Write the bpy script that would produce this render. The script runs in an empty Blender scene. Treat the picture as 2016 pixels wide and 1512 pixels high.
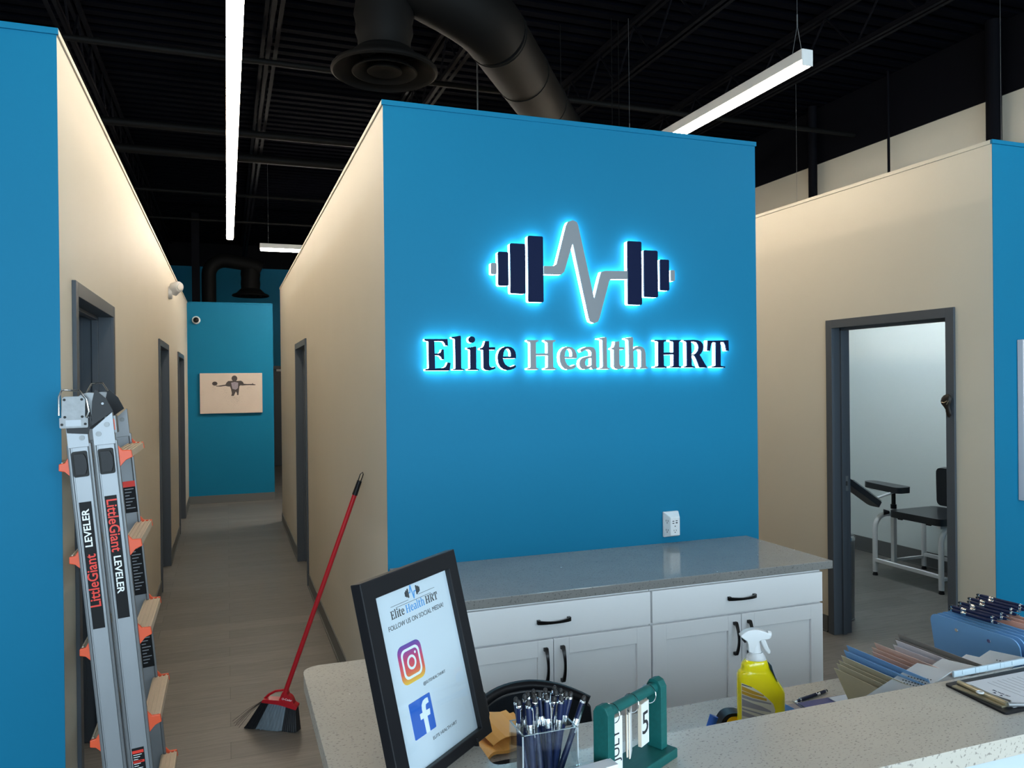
import bpy, bmesh, math, random
from mathutils import Vector, Matrix
random.seed(7)
R = math.radians
sc = bpy.context.scene
COL = sc.collection

# ---------------------------------------------------------------- camera
cam_d = bpy.data.cameras.new('camera')
cam = bpy.data.objects.new('camera', cam_d)
COL.objects.link(cam)
cam_d.sensor_width = 36.0
cam_d.lens = 36.0 * 1539.26 / 2016.0
cam_d.clip_start = 0.02
cam_d.clip_end = 200
YAW, PITCH, ROLL = 0.3498958, -0.0024896, -0.0109048
_f = Vector((math.sin(YAW) * math.cos(PITCH), math.cos(YAW) * math.cos(PITCH), math.sin(PITCH)))
_r = Vector((math.cos(YAW), -math.sin(YAW), 0))
_u = _r.cross(_f)
_r2 = _r * math.cos(ROLL) + _u * math.sin(ROLL)
_u2 = -_r * math.sin(ROLL) + _u * math.cos(ROLL)
_m = Matrix((_r2, _u2, -_f)).transposed().to_4x4()
_m.translation = Vector((0, 0, 1.70))
cam.matrix_world = _m
sc.camera = cam

# ---------------------------------------------------------------- world and exposure
DAY_STRENGTH = 11.0
w = bpy.data.worlds.new('overcast_daylight')
sc.world = w
w.use_nodes = True
bg = w.node_tree.nodes['Background']
bg.inputs[0].default_value = (0.70, 0.86, 1.0, 1)
bg.inputs[1].default_value = DAY_STRENGTH
sc.view_settings.view_transform = 'Standard'
sc.view_settings.look = 'None'
sc.view_settings.gamma = 1.0
sc.view_settings.use_curve_mapping = False
sc.view_settings.exposure = 0.0
try:
    sc.cycles.max_bounces = 10
    sc.cycles.diffuse_bounces = 5
    sc.cycles.transparent_max_bounces = 16
    sc.cycles.sample_clamp_indirect = 6.0
    sc.cycles.caustics_reflective = False
    sc.cycles.caustics_refractive = False
except Exception:
    pass
# storefront daylight: portals in the real window openings of the front wall
for i in range(3):
    ld = bpy.data.lights.new('daylight_portal', 'AREA')
    ld.shape = 'RECTANGLE'; ld.size = 2.9; ld.size_y = 3.6
    ld.cycles.is_portal = True
    lo = bpy.data.objects.new('daylight_portal', ld)
    lo.location = (-2.35 + 3.1 * i, -4.49, 1.95)
    lo.rotation_euler = (R(90), 0, 0)
    COL.objects.link(lo)
LAMP_WARM = (1.0, 0.86, 0.68)
LAMP_COOL = (0.80, 0.92, 1.0)
LAMP_POWER = 42.0

# ---------------------------------------------------------------- helpers
def tag(o, label=None, cat=None, group=None, kind=None):
    if label: o['label'] = label
    if cat: o['category'] = cat
    if group: o['group'] = group
    if kind: o['kind'] = kind
    return o

def empty(name, loc=(0, 0, 0), rz=0.0):
    o = bpy.data.objects.new(name, None)
    o.empty_display_size = 0.05
    o.location = loc
    o.rotation_euler = (0, 0, rz)
    COL.objects.link(o)
    return o

def thing(name, label, cat, loc=(0, 0, 0), rz=0.0, group=None):
    return tag(empty(name, loc, rz), label, cat, group)

def copy_tree(o, parent=None):
    c = o.copy()
    COL.objects.link(c)
    c.parent = parent
    for ch in list(o.children):
        copy_tree(ch, c)
    return c

def frame_mat(origin, x, z):
    """matrix whose columns are x, y = z cross x, z"""
    x = Vector(x).normalized(); z = Vector(z).normalized(); y = z.cross(x).normalized()
    z = x.cross(y)
    m = Matrix((x, y, z)).transposed().to_4x4()
    m.translation = Vector(origin)
    return m

class MB:
    def __init__(s, M=None):
        s.bm = bmesh.new(); s.M = M or Matrix.Identity(4)
    def _v(s, p): return s.bm.verts.new(s.M @ Vector(p))
    def _f(s, vs):
        try: s.bm.faces.new(vs)
        except ValueError: pass
    def box(s, a, b):
        x0, x1 = sorted((a[0], b[0])); y0, y1 = sorted((a[1], b[1])); z0, z1 = sorted((a[2], b[2]))
        v = [s._v(p) for p in ((x0, y0, z0), (x1, y0, z0), (x1, y1, z0), (x0, y1, z0), (x0, y0, z1), (x1, y0, z1), (x1, y1, z1), (x0, y1, z1))]
        for f in ((0, 3, 2, 1), (4, 5, 6, 7), (0, 1, 5, 4), (1, 2, 6, 5), (2, 3, 7, 6), (3, 0, 4, 7)):
            s._f([v[i] for i in f])
        return s
    def rings(s, rings, cap=True):
        vs = [[s._v(p) for p in r] for r in rings]
        n = len(vs[0])
        for a, b in zip(vs, vs[1:]):
            for i in range(n):
                s._f([a[i], a[(i + 1) % n], b[(i + 1) % n], b[i]])
        if cap:
            s._f(list(reversed(vs[0]))); s._f(vs[-1])
        return s
    def tube(s, pts, r, n=10, cap=True):
        pts = [Vector(p) for p in pts]
        rs = r if isinstance(r, (list, tuple)) else [r] * len(pts)
        rings = []; up = None
        for i, p in enumerate(pts):
            if i == 0: d = pts[1] - p
            elif i == len(pts) - 1: d = p - pts[-2]
            else: d = (pts[i + 1] - p).normalized() + (p - pts[i - 1]).normalized()
            d.normalize()
            if up is None:
                up = Vector((0, 0, 1)) if abs(d.z) < .9 else Vector((1, 0, 0))
            a = d.cross(up).normalized(); up = a.cross(d).normalized()
            rings.append([p + (a * math.cos(t) + up * math.sin(t)) * rs[i] for t in [2 * math.pi * k / n for k in range(n)]])
        return s.rings(rings, cap)
    def lathe(s, prof, n=24, c=(0, 0, 0), sx=1, sy=1, cap=True):
        return s.rings([[(c[0] + r * sx * math.cos(2 * math.pi * k / n), c[1] + r * sy * math.sin(2 * math.pi * k / n), c[2] + z) for k in range(n)] for r, z in prof], cap)
    def prism(s, loops, d0, d1):
        """loops of (x, y) extruded along z from d0 to d1, first loop outer, following ones holes or islands (even-odd)"""
        cu = bpy.data.curves.new('t', 'CURVE'); cu.dimensions = '2D'; cu.fill_mode = 'BOTH'
        for l in loops:
            sp = cu.splines.new('POLY'); sp.points.add(len(l) - 1); sp.use_cyclic_u = True
            for p, q in zip(sp.points, l): p.co = (q[0], q[1], 0, 1)
        cu.extrude = abs(d1 - d0) / 2
        o = bpy.data.objects.new('t', cu)
        me = bpy.data.meshes.new_from_object(o)
        mid = (d0 + d1) / 2
        b2 = bmesh.new(); b2.from_mesh(me)
        bmesh.ops.remove_doubles(b2, verts=b2.verts, dist=1e-6)
        mp = {v.index: s._v((v.co.x, v.co.y, v.co.z + mid)) for v in b2.verts}
        for f in b2.faces: s._f([mp[v.index] for v in f.verts])
        b2.free(); bpy.data.objects.remove(o); bpy.data.curves.remove(cu); bpy.data.meshes.remove(me)
        return s
    def quadgrid(s, fn, nu, nv):
        g = [[s._v(fn(i / nu, j / nv)) for j in range(nv + 1)] for i in range(nu + 1)]
        for i in range(nu):
            for j in range(nv):
                s._f([g[i][j], g[i + 1][j], g[i + 1][j + 1], g[i][j + 1]])
        return s
    def sheet(s, fn, nu, nv, t, nrm):
        n = Vector(nrm) * t
        g = [[[s._v(Vector(fn(i / nu, j / nv)) + n * k) for j in range(nv + 1)] for i in range(nu + 1)] for k in (0, 1)]
        for i in range(nu):
            for j in range(nv):
                a = g[0]; s._f([a[i][j], a[i][j + 1], a[i + 1][j + 1], a[i + 1][j]])
                a = g[1]; s._f([a[i][j], a[i + 1][j], a[i + 1][j + 1], a[i][j + 1]])
        for i in range(nu):
            for j in (0, nv): s._f([g[0][i][j], g[0][i + 1][j], g[1][i + 1][j], g[1][i][j]])
        for j in range(nv):
            for i in (0, nu): s._f([g[0][i][j], g[0][i][j + 1], g[1][i][j + 1], g[1][i][j]])
        return s
    def text(s, body, size, d, align='LEFT', ax='CENTER', width=None, offset=0.0):
        """text laid in the current frame's xy plane, extruded d"""
        cu = bpy.data.curves.new('t', 'FONT'); cu.body = body; cu.size = size; cu.extrude = d / 2
        cu.align_x = align; cu.align_y = ax; cu.offset = offset; cu.resolution_u = 3
        o = bpy.data.objects.new('t', cu)
        me = bpy.data.meshes.new_from_object(o)
        xs = [v.co.x for v in me.vertices]
        k = 1.0 if not width or not xs else width / (max(xs) - min(xs))
        vs = [s._v((v.co.x * k, v.co.y, v.co.z + d / 2)) for v in me.vertices]
        for f in me.polygons: s._f([vs[i] for i in f.vertices])
        bpy.data.objects.remove(o); bpy.data.curves.remove(cu); bpy.data.meshes.remove(me)
        return s
    def build(s, name, mat, parent=None, smooth=False, bevel=0, kind=None, seg=2, label=None, normals=True):
        if normals: bmesh.ops.recalc_face_normals(s.bm, faces=s.bm.faces)
        me = bpy.data.meshes.new(name)
        s.bm.to_mesh(me); s.bm.free()
        me.materials.append(mat)
        o = bpy.data.objects.new(name, me); COL.objects.link(o)
        if parent is not None:
            o.parent = parent
        if smooth:
            me.polygons.foreach_set('use_smooth', [True] * len(me.polygons))
            me.set_sharp_from_angle(angle=R(40))
        if bevel:
            b = o.modifiers.new('bevel', 'BEVEL'); b.width = bevel; b.segments = seg; b.limit_method = 'ANGLE'; b.angle_limit = R(40)
        if kind: o['kind'] = kind
        if label: o['label'] = label
        return o

def rrect(x0, y0, x1, y1, r, n=5):
    pts = []
    for cx, cy, a in ((x1 - r, y1 - r, 0), (x0 + r, y1 - r, 90), (x0 + r, y0 + r, 180), (x1 - r, y0 + r, 270)):
        for k in range(n + 1):
            t = R(a + 90 * k / n); pts.append((cx + r * math.cos(t), cy + r * math.sin(t)))
    return pts

def arc(cx, cy, r, a0, a1, n, ry=None):
    ry = r if ry is None else ry
    return [(cx + r * math.cos(R(a0 + (a1 - a0) * k / n)), cy + ry * math.sin(R(a0 + (a1 - a0) * k / n))) for k in range(n + 1)]

# ---------------------------------------------------------------- materials
def _new(name):
    m = bpy.data.materials.new(name); m.use_nodes = True
    nt = m.node_tree
    return m, nt, nt.nodes['Principled BSDF']

def mat(name, col, rough=.5, metal=0, spec=.5, noise=0, nscale=30, bump=0, trans=0, alpha=1, ior=1.45, stretch=None, emis=None, estr=0, coat=0):
    m, nt, b = _new(name)
    b.inputs['Base Color'].default_value = (*col, 1)
    b.inputs['Roughness'].default_value = rough
    b.inputs['Metallic'].default_value = metal
    b.inputs['Specular IOR Level'].default_value = spec
    b.inputs['Transmission Weight'].default_value = trans
    b.inputs['Alpha'].default_value = alpha
    b.inputs['IOR'].default_value = ior
    b.inputs['Coat Weight'].default_value = coat
    if emis:
        b.inputs['Emission Color'].default_value = (*emis, 1)
        b.inputs['Emission Strength'].default_value = estr
    if noise or bump:
        tc = nt.nodes.new('ShaderNodeTexCoord'); mp = nt.nodes.new('ShaderNodeMapping')
        nt.links.new(tc.outputs['Object'], mp.inputs[0])
        if stretch: mp.inputs['Scale'].default_value = stretch
        nz = nt.nodes.new('ShaderNodeTexNoise'); nz.inputs['Scale'].default_value = nscale; nz.inputs['Detail'].default_value = 4
        nt.links.new(mp.outputs[0], nz.inputs['Vector'])
        if noise:
            mx = nt.nodes.new('ShaderNodeMix'); mx.data_type = 'RGBA'
            mx.inputs['A'].default_value = (*[c * (1 - noise) for c in col], 1)
            mx.inputs['B'].default_value = (*[min(1, c * (1 + noise)) for c in col], 1)
            nt.links.new(nz.outputs['Fac'], mx.inputs['Factor'])
            nt.links.new(mx.outputs['Result'], b.inputs['Base Color'])
        if bump:
            bp = nt.nodes.new('ShaderNodeBump'); bp.inputs['Strength'].default_value = bump; bp.inputs['Distance'].default_value = .002
            nt.links.new(nz.outputs['Fac'], bp.inputs['Height'])
            nt.links.new(bp.outputs[0], b.inputs['Normal'])
    return m

def quartz(name, base, dark, scale=1.0, rough=.17):
    m, nt, b = _new(name)
    N = nt.nodes.new; L = nt.links.new
    tc = N('ShaderNodeTexCoord')
    n1 = N('ShaderNodeTexNoise'); n1.inputs['Scale'].default_value = 9; n1.inputs['Detail'].default_value = 3
    L(tc.outputs['Object'], n1.inputs['Vector'])
    mx = N('ShaderNodeMix'); mx.data_type = 'RGBA'
    mx.inputs['A'].default_value = (*[c * .92 for c in base], 1); mx.inputs['B'].default_value = (*[c * 1.08 for c in base], 1)
    L(n1.outputs['Fac'], mx.inputs['Factor'])
    # fine dark specks
    mp = N('ShaderNodeMapping'); mp.inputs['Scale'].default_value = (1, 1.7, 1); L(tc.outputs['Object'], mp.inputs[0])
    n2 = N('ShaderNodeTexNoise'); n2.inputs['Scale'].default_value = 170 * scale; n2.inputs['Detail'].default_value = 2
    L(mp.outputs[0], n2.inputs['Vector'])
    r2 = N('ShaderNodeValToRGB'); r2.color_ramp.elements[0].position = .60; r2.color_ramp.elements[1].position = .68
    L(n2.outputs['Fac'], r2.inputs[0])
    mu = N('ShaderNodeMath'); mu.operation = 'MULTIPLY'; mu.inputs[1].default_value = .58; L(r2.outputs[0], mu.inputs[0])
    m2 = N('ShaderNodeMix'); m2.data_type = 'RGBA'; m2.inputs['B'].default_value = (*dark, 1)
    L(mu.outputs[0], m2.inputs['Factor']); L(mx.outputs['Result'], m2.inputs['A'])
    # rare white mirror chips
    v = N('ShaderNodeTexVoronoi'); v.inputs['Scale'].default_value = 11 * scale; L(tc.outputs['Object'], v.inputs['Vector'])
    lt = N('ShaderNodeMath'); lt.operation = 'LESS_THAN'; lt.inputs[1].default_value = .030; L(v.outputs['Distance'], lt.inputs[0])
    sp = N('ShaderNodeSeparateColor'); L(v.outputs['Color'], sp.inputs[0])
    gt = N('ShaderNodeMath'); gt.operation = 'GREATER_THAN'; gt.inputs[1].default_value = .35; L(sp.outputs[0], gt.inputs[0])
    m3 = N('ShaderNodeMath'); m3.operation = 'MULTIPLY'; L(lt.outputs[0], m3.inputs[0]); L(gt.outputs[0], m3.inputs[1])
    m4 = N('ShaderNodeMix'); m4.data_type = 'RGBA'; m4.inputs['B'].default_value = (1, 1, .98, 1)
    L(m3.outputs[0], m4.inputs['Factor']); L(m2.outputs['Result'], m4.inputs['A'])
    L(m4.outputs['Result'], b.inputs['Base Color'])
    b.inputs['Roughness'].default_value = rough
    return m

def plank_floor():
    m, nt, b = _new('vinyl_plank')
    N = nt.nodes.new; L = nt.links.new
    tc = N('ShaderNodeTexCoord')
    br = N('ShaderNodeTexBrick'); br.offset = .37
    br.inputs['Scale'].default_value = 1; br.inputs['Brick Width'].default_value = 1.22; br.inputs['Row Height'].default_value = .18
    br.inputs['Mortar Size'].default_value = .0012; br.inputs['Mortar Smooth'].default_value = .1
    br.inputs['Color1'].default_value = (.140, .130, .118, 1); br.inputs['Color2'].default_value = (.100, .093, .085, 1)
    br.inputs['Mortar'].default_value = (.03, .027, .025, 1)
    L(tc.outputs['Object'], br.inputs['Vector'])
    mp = N('ShaderNodeMapping'); mp.inputs['Scale'].default_value = (1.6, 22, 1); L(tc.outputs['Object'], mp.inputs[0])
    nz = N('ShaderNodeTexNoise'); nz.inputs['Scale'].default_value = 3.0; nz.inputs['Detail'].default_value = 6; nz.inputs['Roughness'].default_value = .62
    L(mp.outputs[0], nz.inputs['Vector'])
    mr = N('ShaderNodeMapRange'); mr.inputs['From Min'].default_value = .3; mr.inputs['From Max'].default_value = .7
    mr.inputs['To Min'].default_value = .72; mr.inputs['To Max'].default_value = 1.25
    L(nz.outputs['Fac'], mr.inputs['Value'])
    mx = N('ShaderNodeMix'); mx.data_type = 'RGBA'; mx.blend_type = 'MULTIPLY'; mx.inputs['Factor'].default_value = 1
    L(br.outputs['Color'], mx.inputs['A']); L(mr.outputs[0], mx.inputs['B'])
    L(mx.outputs['Result'], b.inputs['Base Color'])
    b.inputs['Roughness'].default_value = .42
    bp = N('ShaderNodeBump'); bp.inputs['Strength'].default_value = .25; bp.inputs['Distance'].default_value = .002
    L(nz.outputs['Fac'], bp.inputs['Height']); L(bp.outputs[0], b.inputs['Normal'])
    return m

def deck_mat():
    m, nt, b = _new('black_roof_deck')
    b.inputs['Base Color'].default_value = (.0016, .0018, .0036, 1); b.inputs['Roughness'].default_value = .9; b.inputs['Specular IOR Level'].default_value = .03
    return m

def emit(name, col, strength):
    m = bpy.data.materials.new(name); m.use_nodes = True
    nt = m.node_tree; nt.nodes.remove(nt.nodes['Principled BSDF'])
    e = nt.nodes.new('ShaderNodeEmission'); e.inputs[0].default_value = (*col, 1); e.inputs[1].default_value = strength
    nt.links.new(e.outputs[0], nt.nodes['Material Output'].inputs[0])
    return m

def clear(name, tint=(.95, .98, .99), mix=.04, rough=.03):
    m = bpy.data.materials.new(name); m.use_nodes = True
    nt = m.node_tree; nt.nodes.remove(nt.nodes['Principled BSDF'])
    t = nt.nodes.new('ShaderNodeBsdfTransparent'); t.inputs[0].default_value = (*tint, 1)
    g = nt.nodes.new('ShaderNodeBsdfGlossy'); g.inputs['Roughness'].default_value = rough
    x = nt.nodes.new('ShaderNodeMixShader')
    fr = nt.nodes.new('ShaderNodeLayerWeight'); fr.inputs['Blend'].default_value = .5
    pw = nt.nodes.new('ShaderNodeMath'); pw.operation = 'POWER'; pw.inputs[1].default_value = 4
    nt.links.new(fr.outputs['Facing'], pw.inputs[0]); fr = pw
    ad = nt.nodes.new('ShaderNodeMath'); ad.operation = 'ADD'; ad.inputs[1].default_value = mix; ad.use_clamp = True
    nt.links.new(fr.outputs[0], ad.inputs[0])
    nt.links.new(ad.outputs[0], x.inputs[0]); nt.links.new(t.outputs[0], x.inputs[1]); nt.links.new(g.outputs[0], x.inputs[2])
    nt.links.new(x.outputs[0], nt.nodes['Material Output'].inputs[0])
    return m

M = {}
M['beige'] = mat('beige_wall_paint', (.53, .485, .40), .55, spec=.3, noise=.03, nscale=3, bump=.06)
M['blue'] = mat('blue_wall_paint', (.006, .150, .275), .5, spec=.12, noise=.02, nscale=3, bump=.05)
M['white_room'] = mat('pale_wall_paint', (.60, .66, .66), .5, bump=.05)
M['black'] = mat('black_ceiling_paint', (.0028, .0028, .0045), .7, spec=.08)
M['duct'] = mat('black_duct_paint', (.0045, .0042, .0040), .62, spec=.12, noise=.25, nscale=6, bump=.1)
M['deck'] = deck_mat()
M['floor'] = plank_floor()
M['base'] = mat('grey_vinyl_base', (.10, .105, .105), .5)
M['frame'] = mat('slate_door_frame_paint', (.060, .070, .084), .42, spec=.35)
M['leaf'] = mat('slate_door_paint', (.040, .052, .066), .45, spec=.35)
M['quartz'] = quartz('speckled_quartz', (.49, .445, .385), (.10, .09, .085))
M['quartz2'] = quartz('speckled_grey_quartz', (.24, .235, .225), (.07, .07, .07), rough=.12)
M['cab'] = mat('white_cabinet_paint', (.86, .86, .87), .35, bump=.03)
M['gap'] = mat('dark_gap', (.03, .03, .03), .8)
M['handle'] = mat('black_handle', (.012, .011, .011), .25, metal=.5)
M['panel'] = mat('desk_panel_paint', (.46, .52, .57), .45)
M['lamp_body'] = mat('white_lamp_metal', (.75, .74, .72), .35)
M['warm'] = emit('warm_tube_light', LAMP_WARM, LAMP_POWER)
M['cool'] = emit('cool_tube_light', LAMP_COOL, LAMP_POWER * .80)
M['room'] = emit('bright_cool_tube_light', LAMP_COOL, LAMP_POWER * 1.5)
M['far'] = emit('far_tube_light', (1.0, .92, .80), LAMP_POWER * 4.0)
M['navy'] = mat('navy_letter_face', (.0015, .006, .034), .5, spec=.1)
M['silver'] = mat('silver_letter_face', (.20, .21, .225), .45, spec=.3)
M['halo'] = emit('halo_letter_light', (.50, .86, 1.0), 19.0)
M['alu'] = mat('brushed_aluminium', (.25, .26, .275), .42, metal=.55, noise=.08, nscale=14, stretch=(1, 1, .15))
M['alu_dk'] = mat('cast_aluminium', (.19, .195, .20), .45, metal=.6, noise=.2, nscale=60, bump=.3)
M['steel'] = mat('polished_steel', (.55, .56, .58), .2, metal=1)
M['orange'] = mat('orange_plastic', (.70, .085, .025), .4)
M['red'] = mat('red_plastic', (.42, .010, .018), .3)
M['redtx'] = mat('red_lettering', (.75, .035, .02), .45)
M['blk'] = mat('black_plastic', (.008, .008, .010), .38, spec=.25)
M['blk_mat'] = mat('black_vinyl', (.008, .009, .012), .35, spec=.3, noise=.1, nscale=80, bump=.15)
M['decal'] = mat('black_decal', (.006, .006, .007), .5, spec=.2)
M['white'] = mat('white_plastic', (.66, .67, .68), .35)
M['white_tx'] = mat('white_lettering', (.85, .86, .87), .5)
M['paper'] = mat('white_paper', (.66, .68, .72), .5)
M['ink'] = mat('black_ink', (.02, .02, .024), .6)
M['greyink'] = mat('grey_ink', (.30, .31, .34), .6)
M['warm_lit_step'] = mat('ridged_tread', (.52, .43, .33), .45, metal=.2, noise=.15, nscale=40, stretch=(30, 1, 30))  # aluminium treads, warm reflected light put into the beige colour
M['bristle_b'] = mat('black_bristles', (.012, .013, .016), .6, noise=.4, nscale=160, stretch=(1, 1, .06), bump=.6)
M['bristle_g'] = mat('grey_bristles', (.16, .20, .235), .6, noise=.35, nscale=160, stretch=(1, 1, .06), bump=.8)
M['yellow'] = mat('yellow_plastic', (.86, .72, .005), .18, coat=.4)
M['label'] = mat('cream_label', (.60, .57, .46), .4)
M['lab_y'] = mat('amber_print', (.48, .27, .02), .5)
M['lab_g'] = mat('grey_print', (.27, .26, .28), .5)
M['lab_b'] = mat('blue_print', (.02, .09, .25), .4)
M['teal'] = mat('teal_painted_wood', (.005, .085, .080), .5, spec=.3, noise=.22, nscale=25, stretch=(1, 6, 6), bump=.12)
M['wood'] = mat('pale_wood', (.55, .46, .36), .55, noise=.12, nscale=30)
M['navy_pen'] = mat('navy_pen_barrel', (.005, .011, .045), .35, spec=.3)
M['chrome'] = mat('chrome', (.8, .81, .83), .12, metal=1)
M['tip'] = mat('black_rubber', (.015, .013, .013), .55)
M['acrylic'] = clear('clear_acrylic')
M['glass'] = clear('window_glass', (.95, .98, .98), .04)
M['frost'] = mat('frosted_plastic', (.52, .57, .60), .3, alpha=.62)
M['frost_edge'] = mat('pale_plastic_edge', (.46, .56, .63), .35)
M['manila'] = mat('manila_card', (.56, .48, .33), .6, noise=.05)
M['fblue'] = mat('blue_card', (.20, .38, .62), .55)
M['fpink'] = mat('peach_card', (.72, .47, .37), .55)
M['fwhite'] = mat('white_card', (.66, .63, .66), .55)
M['fbrown'] = mat('taupe_card', (.24, .215, .195), .55)
M['clip_b'] = mat('light_blue_plastic', (.15, .33, .58), .4)
M['clip_edge'] = mat('bright_blue_plastic_edge', (.16, .55, .90), .3)
M['clip_p'] = mat('peach_plastic', (.72, .38, .30), .4)
M['brass'] = mat('brass_metal', (.50, .44, .30), .38, metal=.85)
M['envelope'] = mat('manila_envelope', (.75, .38, .09), .55, noise=.1, nscale=12, bump=.3)
M['navy_f'] = mat('navy_folder', (.03, .045, .20), .3)
M['vinyl'] = mat('padded_black_vinyl', (.012, .014, .018), .28, noise=.15, nscale=70, bump=.2)
M['canvas'] = mat('beige_canvas', (.56, .47, .40), .7, noise=.06, nscale=5)
M['charc'] = mat('charcoal_print', (.055, .045, .045), .7, noise=.7, nscale=120)
M['purple'] = mat('grey_jersey_print', (.26, .23, .27), .7, noise=.4, nscale=90)
M['brown'] = mat('dark_brown', (.012, .009, .007), .5, spec=.3, noise=.4, nscale=60)
M['fb'] = mat('app_blue', (.025, .12, .50), .4)
M['ltblue'] = mat('light_blue_ink', (.05, .28, .62), .5)
M['yel2'] = mat('amber_plastic', (.85, .48, .01), .35)
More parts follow.
